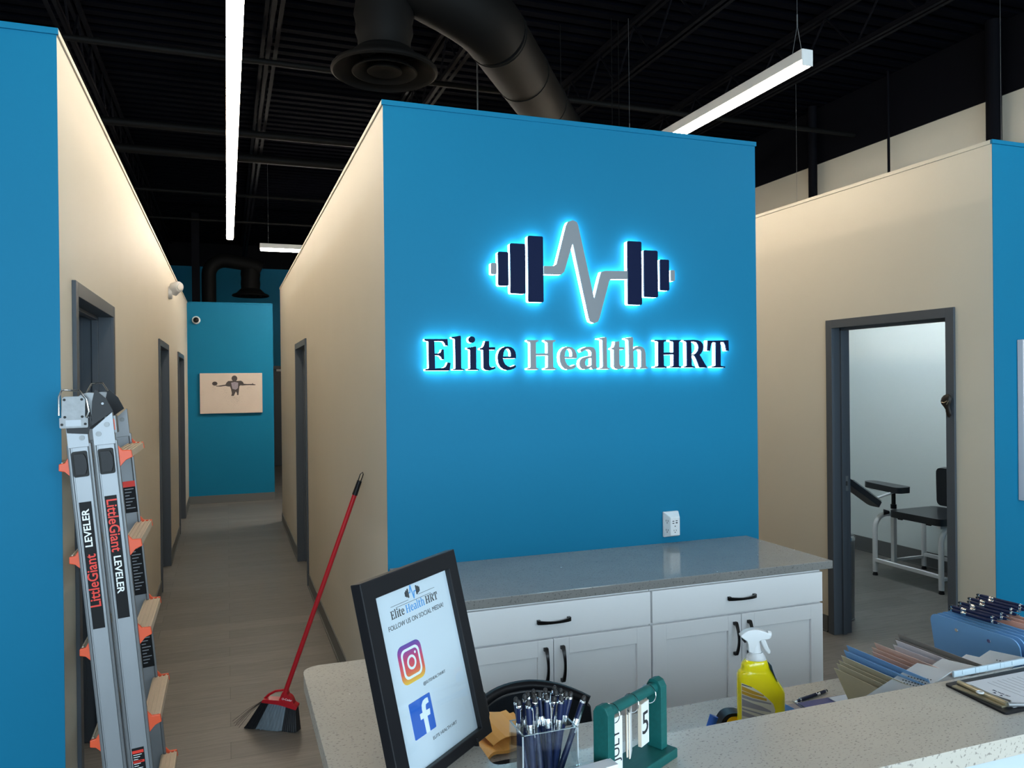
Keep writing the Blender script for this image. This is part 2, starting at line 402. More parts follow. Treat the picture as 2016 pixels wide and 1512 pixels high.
GLYPHS = [
  ('E', 'navy', [[[7965,18881],[8968,18889],[8989,18598],[8890,18597],[8847,18697],[8794,18769],[8708,18797],[8382,18794],[8396,18262],[8579,18267],[8666,18310],[8716,18434],[8797,18435],[8810,18005],[8724,18010],[8676,18112],[8578,18177],[8400,18176],[8408,17625],[8756,17643],[8855,17671],[8917,17742],[8968,17874],[9097,17857],[9051,17522],[7979,17527],[7980,17591],[8116,17614],[8140,17638],[8129,18764],[8097,18787],[7964,18805]]]),
  ('l', 'navy', [[[9154,18975],[9541,19039],[9570,18991],[9570,17632],[9599,17601],[9704,17583],[9704,17535],[9205,17538],[9205,17586],[9300,17602],[9320,17633],[9314,18868],[9285,18897],[9166,18927]]]),
  ('i', 'navy', [[[9856,18516],[10227,18574],[10260,18537],[10255,17629],[10280,17598],[10376,17580],[10375,17532],[9875,17534],[9875,17583],[9971,17599],[9997,17630],[9990,18403],[9966,18439],[9855,18463]],[[10218,18871],[10210,18826],[10188,18786],[10154,18753],[10112,18732],[10065,18725],[10018,18732],[9976,18752],[9943,18784],[9922,18824],[9915,18869],[9923,18913],[9945,18954],[9979,18986],[10021,19007],[10068,19015],[10115,19008],[10157,18988],[10190,18956],[10211,18916]]]),
  ('t', 'navy', [[[10688,18812],[10855,18813],[10857,18545],[11135,18547],[11134,18432],[10856,18431],[10848,17810],[10868,17712],[10919,17663],[10996,17651],[11125,17675],[11145,17613],[11046,17565],[10866,17522],[10737,17523],[10636,17567],[10591,17652],[10589,18418],[10442,18441],[10442,18495],[10570,18539],[10635,18636]]]),
  ('e', 'navy', [[[11706,18581],[11863,18558],[11993,18484],[12083,18349],[12113,18201],[12111,18053],[11492,18053],[11521,17931],[11593,17796],[11722,17697],[11852,17679],[11984,17708],[12076,17753],[12107,17671],[12009,17598],[11851,17542],[11694,17525],[11538,17563],[11383,17674],[11295,17833],[11258,18053],[11273,18224],[11340,18396],[11471,18519],[11602,18569]],[[11506,18139],[11874,18139],[11875,18299],[11835,18410],[11757,18483],[11679,18490],[11587,18434],[11526,18299]]]),
  ('H', 'silver', [[[12670,18874],[13195,18878],[13194,18823],[13088,18776],[13068,18730],[13073,18272],[13652,18280],[13657,18719],[13624,18780],[13509,18826],[13509,18881],[14033,18885],[14032,18830],[13925,18792],[13897,18742],[13905,17673],[13938,17627],[14051,17596],[14051,17540],[13494,17543],[13494,17598],[13618,17628],[13651,17665],[13657,18181],[13072,18174],[13076,17667],[13101,17624],[13180,17599],[13179,17544],[12655,17547],[12655,17602],[12786,17632],[12813,17668],[12819,18723],[12793,18783],[12669,18819]]]),
  ('e', 'silver', [[[14646,18586],[14833,18562],[14985,18448],[15075,18246],[15086,18059],[14481,18059],[14520,17904],[14603,17764],[14721,17692],[14857,17701],[14994,17763],[15044,17685],[14941,17601],[14787,17546],[14634,17537],[14482,17578],[14332,17718],[14250,17904],[14229,18120],[14261,18306],[14357,18461],[14494,18560]],[[14475,18136],[14855,18136],[14857,18307],[14804,18447],[14696,18499],[14577,18462],[14508,18337]]]),
  ('a', 'silver', [[[15259,18433],[15415,18528],[15588,18585],[15761,18592],[15934,18555],[16037,18436],[16063,18279],[16063,17713],[16114,17618],[16138,17587],[15922,17550],[15836,17594],[15826,17682],[15714,17589],[15541,17542],[15369,17565],[15250,17669],[15217,17809],[15253,17965],[15375,18074],[15582,18137],[15825,18169],[15834,18310],[15793,18404],[15690,18460],[15551,18450],[15413,18387],[15326,18334]],[[15831,18065],[15685,18059],[15546,17996],[15493,17871],[15516,17746],[15612,17683],[15750,17698],[15827,17745]]]),
  ('l', 'silver', [[[16183,18978],[16569,19045],[16614,19007],[16623,17680],[16658,17623],[16756,17591],[16756,17546],[16253,17549],[16254,17593],[16377,17624],[16412,17674],[16409,18879],[16364,18926],[16182,18947]]]),
  ('t', 'silver', [[[17061,18837],[17268,18854],[17272,18584],[17529,18569],[17528,18467],[17270,18466],[17263,17836],[17297,17725],[17368,17683],[17511,17702],[17518,17645],[17385,17581],[17206,17544],[17064,17583],[16984,17678],[16986,18456],[16862,18477],[16863,18534],[16987,18567],[17042,18694]]]),
  ('h', 'silver', [[[17599,19000],[17959,19058],[18002,19020],[17996,18476],[18134,18588],[18316,18631],[18498,18590],[18613,18478],[18659,18285],[18670,17705],[18724,17647],[18786,17608],[18786,17569],[18340,17561],[18341,17610],[18421,17641],[18430,18381],[18387,18461],[18260,18477],[18096,18444],[18005,18380],[18015,17691],[18058,17643],[18116,17617],[18115,17578],[17653,17580],[17654,17628],[17755,17650],[17781,17692],[17770,18890],[17723,18938],[17598,18959]]]),
  ('H', 'navy', [[[19175,18934],[19794,18939],[19794,18884],[19681,18851],[19649,18818],[19650,18335],[20200,18343],[20205,18822],[20181,18855],[20006,18880],[20007,18940],[20610,18945],[20609,18897],[20521,18868],[20490,18824],[20477,17721],[20506,17682],[20627,17651],[20627,17600],[20003,17603],[20004,17653],[20154,17683],[20205,17722],[20211,18234],[19642,18226],[19651,17723],[19680,17684],[19799,17658],[19798,17597],[19172,17600],[19172,17656],[19333,17685],[19371,17724],[19371,18827],[19342,18859],[19175,18886]]]),
  ('R', 'navy', [[[20779,18936],[21335,18956],[21540,18942],[21720,18877],[21835,18757],[21872,18613],[21831,18447],[21739,18303],[21648,18226],[21736,18115],[21889,17872],[21978,17739],[22054,17650],[22054,17595],[21666,17596],[21615,17696],[21478,18005],[21390,18159],[21326,18203],[21198,18203],[21193,17730],[21230,17686],[21366,17657],[21365,17597],[20763,17600],[20764,17650],[20912,17687],[20943,17720],[20938,18817],[20913,18860],[20779,18886]],[[21176,18862],[21360,18868],[21500,18821],[21584,18711],[21608,18579],[21565,18424],[21456,18302],[21352,18251],[21199,18251]]]),
  ('T', 'navy', [[[22135,18925],[23317,18950],[23337,18426],[23204,18425],[23142,18720],[23077,18832],[23011,18858],[22861,18857],[22858,17714],[22891,17681],[23110,17658],[23109,17591],[22353,17594],[22354,17649],[22524,17682],[22584,17715],[22590,18828],[22420,18845],[22328,18782],[22287,18626],[22246,18422],[22103,18421]]]),
]
# ================================================================ the setting
XL, XW, YB, YF, XC1, XR, TOP = .634, -.523, 3.297, 2.983, 2.526, 3.774, 2.88
CEIL = 4.55
MB().box((-5.2, -4.7, -.1), (6.2, 17.2, 0)).build('floor', M['floor'], kind='structure')

# ceiling: ribbed roof deck
mb = MB()
mb.box((-5.2, -4.7, CEIL + .04), (6.2, 17.2, CEIL + .12))
y = -4.6
while y < 17.1:
    mb.box((-5.2, y, CEIL), (6.2, y + .075, CEIL + .05)); y += .15
mb.build('ceiling', M['deck'], kind='structure')

def wall_box(mb, axis, a, b, t0, t1, z1, holes):
    """wall along axis from a to b, thickness t0..t1, holes = [(u0, u1, z0, z1)]"""
    def bx(u0, u1, z0, zz):
        if u1 - u0 < 1e-4 or zz - z0 < 1e-4: return
        if axis == 'y': mb.box((t0, u0, z0), (t1, u1, zz))
        else: mb.box((u0, t0, z0), (u1, t1, zz))
    u = a
    for (u0, u1, z0, zz) in sorted(holes):
        bx(u, u0, 0, z1); bx(u0, u1, 0, z0); bx(u0, u1, zz, z1); u = u1
    bx(u, b, 0, z1)

DOORS = [('door_1', 'y', XW, -1, 3.245, 4.215), ('door_2', 'y', XW, -1, 7.04, 8.05), ('door_3', 'y', XW, -1, 9.70, 10.85)]
mb = MB(); wall_box(mb, 'y', YF + .003, 12.21, XW - .12, XW, TOP, [(d[4], d[5], 0, 2.045) for d in DOORS])
mb.build('wall_left', M['beige'], kind='structure')
mb = MB(); mb.box((-5.1, YF, 0), (XW - .12, YF + .12, TOP)); mb.box((XW - .12, YF, 0), (XW, YF + .003, TOP))
mb.build('wall_left_front', M['blue'], kind='structure')
mb = MB(); wall_box(mb, 'y', YB + .003, 10.1, XL, XL + .12, TOP, [(6.80, 7.76, 0, 2.045)])
mb.build('wall_center_left', M['beige'], kind='structure')
mb = MB(); mb.box((XL + .12, YB, 0), (XC1 - .12, YB + .12, TOP)); mb.box((XL, YB, 0), (XL + .12, YB + .003, TOP)); mb.box((XC1 - .12, YB, 0), (XC1, YB + .003, TOP))
mb.build('wall_center_front', M['blue'], kind='structure')
mb = MB(); mb.box((XC1 - .12, YB + .003, 0), (XC1, 10.1, TOP)); mb.box((XL + .12, 9.98, 0), (XC1 - .12, 10.1, TOP))
mb.build('wall_center_right', M['beige'], kind='structure')
mb = MB(); wall_box(mb, 'y', YF - .002, 10.1, XR, XR + .12, TOP + .04, [(3.25, 4.145, 0, 2.04)])
mb.build('wall_right', M['beige'], kind='structure')
mb = MB(); mb.box((XR + .12, YF - .005, 0), (5.88, YF + .115, TOP + .04)); mb.box((XR, YF - .005, 0), (XR + .12, YF - .002, TOP + .04))
mb.build('wall_right_front', M['blue'], kind='structure')
MB().box((XR + .12, 6.6, 0), (5.88, 6.72, TOP)).build('wall_clinic_back', M['white_room'], kind='structure')
MB().box((5.88, YF + .115, 0), (5.90, 6.6, TOP)).build('wall_clinic_side', M['white_room'], kind='structure')
MB().box((5.90, -4.7, 0), (6.05, 17.2, 3.965)).build('wall_perimeter_right', M['beige'], kind='structure')
MB().box((5.885, -4.7, 3.965), (6.05, 17.2, CEIL)).build('trim_1', M['black'], kind='structure')
MB().box((-5.1, 12.09, 0), (.652, 12.21, TOP)).build('wall_hall_end', M['blue'], kind='structure')
mb = MB(); wall_box(mb, 'x', -5.1, 5.9, 16.9, 17.05, 4.09, [(.87, 1.83, 0, 2.04)])
mb.build('wall_back', M['blue'], kind='structure')
MB().box((-5.1, 16.86, 4.09), (5.88, 17.05, CEIL)).build('trim_2', M['black'], kind='structure')
MB().box((-5.2, -4.7, 0), (-5.1, 17.2, CEIL)).build('wall_perimeter_left', M['beige'], kind='structure')
MB().box((-5.1, 5.9, 0), (XW - .12, 6.02, TOP)).build('wall_office_divider', M['blue'], kind='structure')
MB().box((-5.1, 9.3, 0), (XW - .12, 9.42, TOP)).build('wall_office_divider', M['beige'], kind='structure')
MB().box((.754, 6.3, 0), (XC1 - .12, 6.42, TOP)).build('wall_center_divider', M['beige'], kind='structure')
MB().box((.87, 17.05, 0), (1.83, 17.15, 2.1)).build('wall_back_room', M['white_room'], kind='structure')
# front wall with the shop windows behind the photographer
mb = MB(); wall_box(mb, 'x', -5.2, 6.05, -4.7, -4.5, CEIL, [(-3.8 + 3.1 * i, -.9 + 3.1 * i, .15, 3.75) for i in range(3)])
mb.build('wall_front', M['beige'], kind='structure')
for i in range(3):
    x0 = -3.8 + 3.1 * i
    wd = tag(empty('window_%d' % (i + 1), (x0, -4.6, .15)), kind='structure')
    mb = MB()
    mb.box((0, -.04, 0), (2.9, .04, .05)); mb.box((0, -.04, 3.55), (2.9, .04, 3.6)); mb.box((0, -.04, 2.35), (2.9, .04, 2.40))
    for u in (0, 1.425, 2.85): mb.box((u, -.04, 0), (u + .05, .04, 3.6))
    mb.build('window_frame', M['black'], wd)
    MB().box((.05, -.003, .05), (1.425, .003, 3.55)).build('pane', M['glass'], wd)
    MB().box((1.475, -.003, .05), (2.85, .003, 3.55)).build('pane', M['glass'], wd)

# flat caps along the partition tops
def cap(i, mats, a, b):
    MB().box(a, b).build('trim_%d' % i, mats, kind='structure', bevel=.002)
cap(3, M['beige'], (XW - .13, YF + .006, TOP), (XW + .006, 12.09, TOP + .022))
cap(4, M['blue'], (-5.1, YF - .006, TOP), (XW + .006, YF + .006, TOP + .022))
cap(5, M['beige'], (XL - .006, YB + .006, TOP), (XL + .13, 10.106, TOP + .022))
cap(6, M['blue'], (XL - .006, YB - .006, TOP), (XC1 + .006, YB + .006, TOP + .022))
cap(7, M['beige'], (XC1 - .13, YB + .006, TOP), (XC1 + .006, 10.106, TOP + .022))
cap(8, M['beige'], (XR - .006, YF + .003, TOP + .04), (XR + .13, 10.106, TOP + .062))
cap(9, M['blue'], (XR - .006, YF - .011, TOP + .04), (5.88, YF + .003, TOP + .062))
cap(10, M['blue'], (XW, 12.084, TOP), (.658, 12.216, TOP + .022))

# base strips
def base_y(name, x, s, segs, z=.11, m='base'):
    mb = MB()
    for a, b in segs:
        mb.box((x, a, 0), (x + s * .008, b, z)); mb.box((x, a, 0), (x + s * .014, b, .012))
    mb.build(name, M[m], kind='structure')
def base_x(name, y, s, segs, z=.11, m='base'):
    mb = MB()
    for a, b in segs:
        mb.box((a, y, 0), (b, y + s * .008, z)); mb.box((a, y, 0), (b, y + s * .014, .012))
    mb.build(name, M[m], kind='structure')
base_y('baseboard_left', XW, 1, [(YF, 3.19), (4.27, 6.985), (8.105, 9.645), (10.905, 12.076)])
base_x('baseboard_left_front', YF, -1, [(-5.1, XW)])
base_y('baseboard_center_left', XL, -1, [(YB, 6.745), (7.815, 10.1)])
base_x('baseboard_center_front', YB, -1, [(XL, .64), (2.45, XC1)])
base_y('baseboard_center_right', XC1, 1, [(YB, 10.1)])
base_y('baseboard_right', XR, -1, [(YF - .005, 3.195), (4.2, 10.1)])
base_x('baseboard_right_front', YF - .005, -1, [(XR, 5.88)])
base_x('baseboard_hall_end', 12.09, -1, [(XW, .652)])
base_y('baseboard_clinic_side', 5.88, -1, [(YF + .115, 6.6)], z=.14)
base_x('baseboard_clinic_back', 6.6, -1, [(XR + .12, 5.87)], z=.14)

# ---------------------------------------------------------------- door frames
def door_frame(name, axis, x, s, y0, y1, top=2.045, leaf=None, t=.12, strike=None):
    """opening y0..y1 in a wall whose visible face is x and whose body lies to side s"""
    root = tag(empty(name, (x, (y0 + y1) / 2, 0) if axis == 'y' else ((y0 + y1) / 2, x, 0)), kind='structure')
    off = Vector(root.location)
    def bx(mb, a0, a1, u0, u1, z0, z1):   # a = depth into wall (positive = into it), u along the wall
        if axis == 'y': mb.box(Vector((x + s * a0, u0, z0)) - off, Vector((x + s * a1, u1, z1)) - off)
        else: mb.box(Vector((u0, x + s * a0, z0)) - off, Vector((u1, x + s * a1, z1)) - off)
    mb = MB(); w = .052
    for fa, fb in ((-.014, 0), (t, t + .014)):
        bx(mb, fa, fb, y0 - w + .01, y0 + .012, 0, top + w - .01)
        bx(mb, fa, fb, y1 - .012, y1 + w - .01, 0, top + w - .01)
        bx(mb, fa, fb, y0 + .012, y1 - .012, top - .012, top + w - .01)
    bx(mb, -.001, t + .001, y0, y0 + .012, 0, top); bx(mb, -.001, t + .001, y1 - .012, y1, 0, top)
    bx(mb, -.001, t + .001, y0, y1, top - .012, top)
    # stop
    bx(mb, .052, .080, y0 + .012, y0 + .028, 0, top - .012); bx(mb, .052, .080, y1 - .028, y1 - .012, 0, top - .012)
    bx(mb, .052, .080, y0 + .012, y1 - .012, top - .028, top - .012)
    mb.build('door_frame', M['frame'], root, bevel=.0015)
    if strike is not None:
        mb = MB(); u = y1 - .0135 if strike > 0 else y0 + .0125
        bx(mb, .084, .114, u, u + .001, .95, 1.05)
        mb.build('strike_plate', M['alu_dk'], root)
        mb = MB(); bx(mb, .090, .108, u - .0006 * strike, u + .0016, .985, 1.015); mb.build('latch_hole', M['gap'], root)
    if leaf:   # leaf = (hinge_u, direction angle in degrees in plan)
        hu, ang = leaf
        hx = (x + s * (t + .03), hu) if axis == 'y' else (hu, x + s * (t + .03))
        L = (y1 - y0) - .03
        Mx = Matrix.Translation(Vector((hx[0], hx[1], 0)) - off) @ Matrix.Rotation(R(ang), 4, 'Z')
        lf = MB(Mx).box((0, -.022, .008), (L, .022, top - .018)).build('door_leaf', M['leaf'], root, bevel=.002)
        mb = MB(Mx)
        for k in (-1, 1):
            mb.tube([(L - .06, k * .022, 1.0), (L - .06, k * .07, 1.0)], .011, 10)
            mb.tube([(L - .06, k * .065, 1.0), (L - .175, k * .065, 1.0)], .010, 10)
            mb.tube([(L - .06, k * .0225, 1.0), (L - .06, k * .03, 1.0)], .027, 16)
        mb.build('door_handle', M['alu_dk'], root, smooth=True)
    return root
door_frame('door_1', 'y', XW, -1, 3.245, 4.215, leaf=(4.19, 113))
door_frame('door_2', 'y', XW, -1, 7.04, 8.05, leaf=(8.02, 180))
door_frame('door_3', 'y', XW, -1, 9.70, 10.85, leaf=(10.82, 180))
door_frame('door_4', 'y', XL, 1, 6.80, 7.76, leaf=(7.73, 0))
door_frame('door_5', 'y', XR, 1, 3.25, 4.145, leaf=(3.215, -1), strike=1)
d6 = door_frame('door_6', 'x', 16.9, 1, .87, 1.83, leaf=None)
MB().box((-.465, .03, .008), (.465, .07, 2.03)).build('door_leaf', M['leaf'], d6)
MB().box((-.38, -.03, 1.975), (.40, -.016, 2.02)).build('white_bar', M['white'], d6)  # plain white bar across the head of the door

# ================================================================ things under the roof
# open-web joists running towards the back
def make_joist():
    root = thing('roof_joist', '', 'joist', (0, 0, 0), group='open web joists under the roof deck')
    mb = MB(); L0, L1 = -4.5, 16.85
    for dx in (-.042, .012): mb.box((dx, L0, 4.15), (dx + .030, L1, 4.155)); mb.box((dx + (0 if dx < 0 else .025), L0, 4.15), (dx + (.005 if dx < 0 else .030), L1, 4.185))
    mb.build('bottom_chord', M['black'], root)
    mb = MB()
    for dx in (-.042, .012): mb.box((dx, L0, CEIL - .037), (dx + .03, L1, CEIL - .002))
    mb.build('top_chord', M['black'], root)
    mb = MB(); y = L0 + .1; k = 0
    while y < L1 - .35:
        a, b = (4.165, CEIL - .03) if k % 2 == 0 else (CEIL - .03, 4.165)
        mb.tube([(0, y, a), (0, y + .30, b)], .009, 6); y += .30; k += 1
    mb.build('web_bars', M['black'], root)
    return root
joist = make_joist()
JX = [(-2.39, 'black open web roof joist left of the hallway'), (-1.03, 'black open web roof joist above the left wall of the hallway'), (.34, 'black open web roof joist beside the long hallway lamp'),
      (1.70, 'black open web roof joist crossing over the sign wall near the round duct'), (3.07, 'black open web roof joist above the right hanging lamp'), (4.43, 'black open web roof joist nearest the beige right perimeter wall')]
for i, (x, lb) in enumerate(JX):
    o = joist if i == 0 else copy_tree(joist)
    o.location = (x, 0, 0); o['label'] = lb
for i, (y, r, lb) in enumerate([(6.1, .022, 'thin black pipe across the ceiling nearest the big duct'), (7.9, .035, 'thick black pipe across the ceiling in mid hallway'), (8.75, .045, 'thickest black pipe across the ceiling above the hall lamp'),
                         (10.5, .022, 'thin black pipe across the ceiling near the hall lamp end'), (12.2, .018, 'thinnest black pipe across the ceiling above the hall end wall')]):
    tag(MB().tube([(-4.9, y, 4.105), (5.86, y, 4.105)], r, 10).build('ceiling_pipe', M['duct'], smooth=True), lb, 'pipe', 'pipes crossing under the joists')
# perimeter posts on the right
for (y, rr, lb) in [(4.56, .058, 'thick black vertical pipe on the right perimeter wall above the blue corner'), (6.62, .045, 'black vertical pipe on the perimeter wall nearest the sign wall'), (5.62, .012, 'thin black conduit on the perimeter wall between two thick pipes')]:
    tag(MB().tube([(5.80, y, 2.5), (5.80, y, CEIL)], rr, 14).build('vertical_pipe', M['black'], smooth=True), lb, 'pipe', 'vertical pipes on the right wall')

# ---------------------------------------------------------------- round duct with elbow and diffuser
def duct_rings(mb, path, r, step=.0):
    mb.tube(path, r, 28)
dk = thing('round_duct', 'large black round air duct running diagonally above the sign wall', 'duct', (1.57, 4.54, 3.845))
o0 = Vector(dk.location)
def rel(pts, o): return [Vector(p) - o for p in pts]
ddir = Vector((math.sin(R(35.3)), math.cos(R(35.3)), 0))
A0 = Vector((1.58, 4.56, 3.845))
far = A0 + ddir * 4.9
MB().tube(rel([A0, A0 + ddir * 1.2, A0 + ddir * 2.5, far], o0), .193, 32).build('duct_run', M['duct'], dk, smooth=True)
elb = []
c0 = Vector((.89, 4.45, 4.16))
P0, P1, P2 = A0, A0 - ddir * .36 + Vector((0, 0, .03)), c0 - Vector((.25, -.02, 0))
for k in range(9):
    t = k / 8; elb.append(P0 * (1 - t) ** 2 + P1 * 2 * t * (1 - t) + P2 * t * t)
MB().tube(rel(elb, o0), [.196] * 5 + [.194, .192, .19, .188], 32).build('duct_elbow', M['duct'], dk, smooth=True)
for k in range(7):
    p = A0 + ddir * (.02 + k * .62)
    MB().tube(rel([p, p + ddir * .018], o0), .1985, 32).build('duct_seam', M['duct'], dk, smooth=True)
mb = MB()
prof = [(.155, 4.25), (.165, 4.16), (.156, 4.08), (.155, 3.99), (.165, 3.92), (.158, 3.88), (.172, 3.80), (.160, 3.75), (.165, 3.70), (.150, 3.655), (.150, 3.60)]
mb.lathe([(r, z) for r, z in prof], 28, c=(.868 - o0.x, 4.446 - o0.y, -o0.z))
mb.build('flexible_drop', M['duct'], dk, smooth=True)

def make_diffuser(name, lb, loc, s=1.0):
    root = thing(name, lb, 'air diffuser', loc, group='round ceiling diffusers')
    mb = MB()
    mb.lathe([(.152, .13), (.165, .125), (.19, .10), (.235, .055), (.29, .035), (.302, .02), (.302, .008), (.29, 0), (.282, .008), (.27, .022), (.222, .042), (.175, .09), (.15, .115)], 48, cap=False)
    mb.build('outer_cone', M['duct'], root, smooth=True)
    mb = MB(); mb.lathe([(.10, .075), (.135, .05), (.180, .014), (.186, .006), (.178, .003), (.13, .035), (.10, .06)], 40, cap=False)
    mb.build('middle_cone', M['duct'], root, smooth=True)
    mb = MB(); mb.lathe([(.0, .07), (.05, .055), (.085, .03), (.10, .012), (.094, .008), (.05, .02), (.0, .026)], 32, cap=False)
    mb.build('inner_cone', M['duct'], root, smooth=True)
    mb = MB()
    for k in range(4):
        a = R(45 + 90 * k); mb.tube([(.02 * math.cos(a), .02 * math.sin(a), .05), (.26 * math.cos(a), .26 * math.sin(a), .045)], .004, 6)
    mb.build('cross_bars', M['duct'], root)
    root.scale = (s, s, s)
    return root
dfz = make_diffuser('ceiling_diffuser', 'large black round ceiling diffuser hanging left of the big duct', (.868, 4.446, 3.47))
d2 = copy_tree(dfz); d2.location = (.40, 14.0, 3.20); d2['label'] = 'small distant round diffuser above the hall end wall'
k2 = thing('flexible_duct', 'thin black flexible duct bending down behind the hall end wall', 'duct', (-.26, 14.0, 3.9))
o2 = Vector(k2.location)
pp = [(-.26, 14, 0)] + [(-.26, 14, z) for z in (2.0, 3.0, 3.55)]
for k in range(1, 9):
    a = R(180 - 90 * k / 8); pp.append((-.26 + .26 + .26 * math.cos(a), 14.0, 3.55 + .24 * math.sin(a)))
pp += [(.25, 13.98, 3.76), (.50, 13.95, 3.70), (.58, 13.95, 3.66)]
mbt = MB(); mbt.tube(rel(pp, o2), .115, 18); mbt.build('duct_run', M['duct'], k2, smooth=True)
MB().lathe([(.15, 3.66), (.16, 3.58), (.15, 3.5), (.158, 3.42), (.15, 3.32)], 20, c=(.40 - o2.x, 14 - o2.y, -o2.z)).build('flexible_drop', M['duct'], k2, smooth=True)
tag(MB().box((-.52, 13.9, 0), (-.40, 14.1, CEIL)).build('support_column', M['black']), 'black square column beside the flexible duct behind the hall end wall', 'column')

# ---------------------------------------------------------------- hanging linear lamps
def lamp(lb, a, b, power='warm', wires=()):
    """a, b ends of the lamp's bottom centreline"""
    a, b = Vector(a), Vector(b); d = (b - a); L = d.length
    root = thing('linear_pendant_lamp', lb, 'hanging lamp', a, math.atan2(d.y, d.x), group='suspended linear lamps')
    MB().box((-.004, -.038, .035), (L + .004, .038, .095)).build('housing', M['lamp_body'], root, bevel=.003)
    n = max(1, round(L / 2.15)); g = L / n
    for k in range(n):
        for s in (-1, 1):
            x0, x1 = k * g + .004, (k + 1) * g - .004
            mb = MB(); mb.tube([(x0, s * .0195, .024), (x0 + .008, s * .0195, .024), (x1 - .008, s * .0195, .024), (x1, s * .0195, .024)], [.012, .019, .019, .012], 12)
            mb.build('light_tube', M[power], root, smooth=True)
    for q0 in (-.006, L): MB().box((q0, -.034, .006), (q0 + .006, .034, .094)).build('end_cap', M['lamp_body'], root)
    for u in wires:
        mb = MB(); top = CEIL - a.z
        mb.tube([(u, -.034, .095), (u, 0, .26)], .0016, 6); mb.tube([(u, .034, .095), (u, 0, .26)], .0016, 6)
        mb.tube([(u, 0, .25), (u, 0, .32)], .004, 6); mb.tube([(u, 0, .26), (u, 0, top)], .0014, 6)
        mb.build('suspension_wire', M['alu_dk'], root)
    return root
ZL = 3.405
lamp('long warm hanging lamp running down the hallway ceiling', (.055, 9.78, ZL), (.055, 2.25, ZL), 'warm', (.4, 3.9, 7.1))
lamp('hanging lamp above the passage right of the sign wall', (3.0, 3.46, ZL), (3.0, 9.9, ZL), 'warm', (.075, 2.0, 5.4))
lamp('short distant lamp hung crosswise behind the hallway wall', (.42, 10.45, ZL), (3.0, 10.45, ZL), 'far', (.10, 2.4))
lamp('cool white lamp above the open front room', (3.66, 2.55, ZL), (3.66, -2.3, ZL), 'cool', (.2, 4.6))
lamp('cool white lamp inside the treatment room', (4.9, 3.6, 2.72), (4.9, 6.0, 2.72), 'room', (.2, 2.2))
lamp('added cool white fill lamp above the front room behind the desk visitor', (.65, -.7, ZL), (.65, -3.9, ZL), 'cool', (.2, 3.0))  # unseen fill lamp, added to brighten the ledge and cabinet fronts
lamp('added cool white fill lamp above the front room near the left wall', (-2.4, 2.0, ZL), (-2.4, -2.9, ZL), 'cool', (.2, 4.6))  # out of view, added as extra light for the front of the room
lamp('lamp above the offices behind the left wall', (-2.5, 3.6, ZL), (-2.5, 8.4, ZL), 'cool', (.2, 4.6))

# loose rods and cables between roof and partitions
for (x, y, r, z0, lb) in [(1.80, 5.62, .006, 2.9, 'thin pale rod dropping to the partition between the diffuser and the duct'), (2.53, 5.72, .004, 2.9, 'thin dark rod dropping beside the right edge of the big duct'),
                      (2.87, 5.50, .003, 2.95, 'left of two close dark cables dropping behind the sign wall'), (2.93, 5.50, .003, 2.95, 'right of two close dark cables dropping behind the sign wall')]:
    tag(MB().tube([(x, y, z0 - .8), (x, y, CEIL)], r, 8).build('hanging_rod' if r > .0035 else 'hanging_cable', M['alu_dk'] if r > .005 else M['duct']), lb, 'rod' if r > .0035 else 'cable')
# ================================================================ illuminated sign on the blue wall
SG = frame_mat((0, YB, 0), (1, 0, 0), (0, -1, 0))
sign = thing('wall_sign', 'backlit lettering of the clinic name in navy and silver on the blue wall', 'sign', (1.56, YB, 1.82))
emb = thing('wall_emblem', 'backlit dumbbell with heartbeat line emblem on the blue wall above the lettering', 'sign', (1.56, YB, 2.2))
def sign_piece(root, nm, loops, m, lb=None):
    Mx = Matrix.Translation(-Vector(root.location)) @ SG
    f = MB(Mx).prism(loops, .0265, .035).build(nm, M[m], root, label=lb)
    MB(Mx).prism(loops, .0, .0265).build('lit_edge', M['halo'], f)
for ch, col, loops in GLYPHS:
    L = [[(a / 10000, b / 10000) for a, b in l] for l in loops]
    sign_piece(sign, 'letter', L, col, ('navy' if col == 'navy' else 'silver') + ' letter ' + ch)
for (x0, z0, x1, z1) in [(1.132, 2.127, 1.180, 2.277), (1.189, 2.094, 1.261, 2.317), (1.274, 2.058, 1.347, 2.355), (1.776, 2.058, 1.850, 2.357), (1.862, 2.096, 1.937, 2.318), (1.949, 2.130, 1.999, 2.278)]:
    sign_piece(emb, 'weight_plate', [rrect(x0, z0, x1, z1, .007)], 'navy', 'navy weight plate')
sign_piece(emb, 'bar_end', [rrect(1.100, 2.176, 1.124, 2.226, .005)], 'silver', 'silver bar end')
sign_piece(emb, 'bar_end', [rrect(2.007, 2.177, 2.030, 2.229, .005)], 'silver', 'silver bar end')
PULSE = [[1.35, 2.222], [1.399, 2.224], [1.413, 2.233], [1.463, 2.411], [1.472, 2.429], [1.495, 2.437], [1.515, 2.43], [1.522, 2.415], [1.6, 2.079], [1.63, 2.183], [1.639, 2.207], [1.657, 2.212], [1.774, 2.216], [1.774, 2.178], [1.687, 2.175], [1.678, 2.165], [1.626, 1.992], [1.617, 1.975], [1.599, 1.968], [1.579, 1.976], [1.573, 1.991], [1.494, 2.333], [1.45, 2.2], [1.435, 2.187], [1.35, 2.185]]
sign_piece(emb, 'pulse_line', [PULSE], 'silver', 'silver heartbeat line')

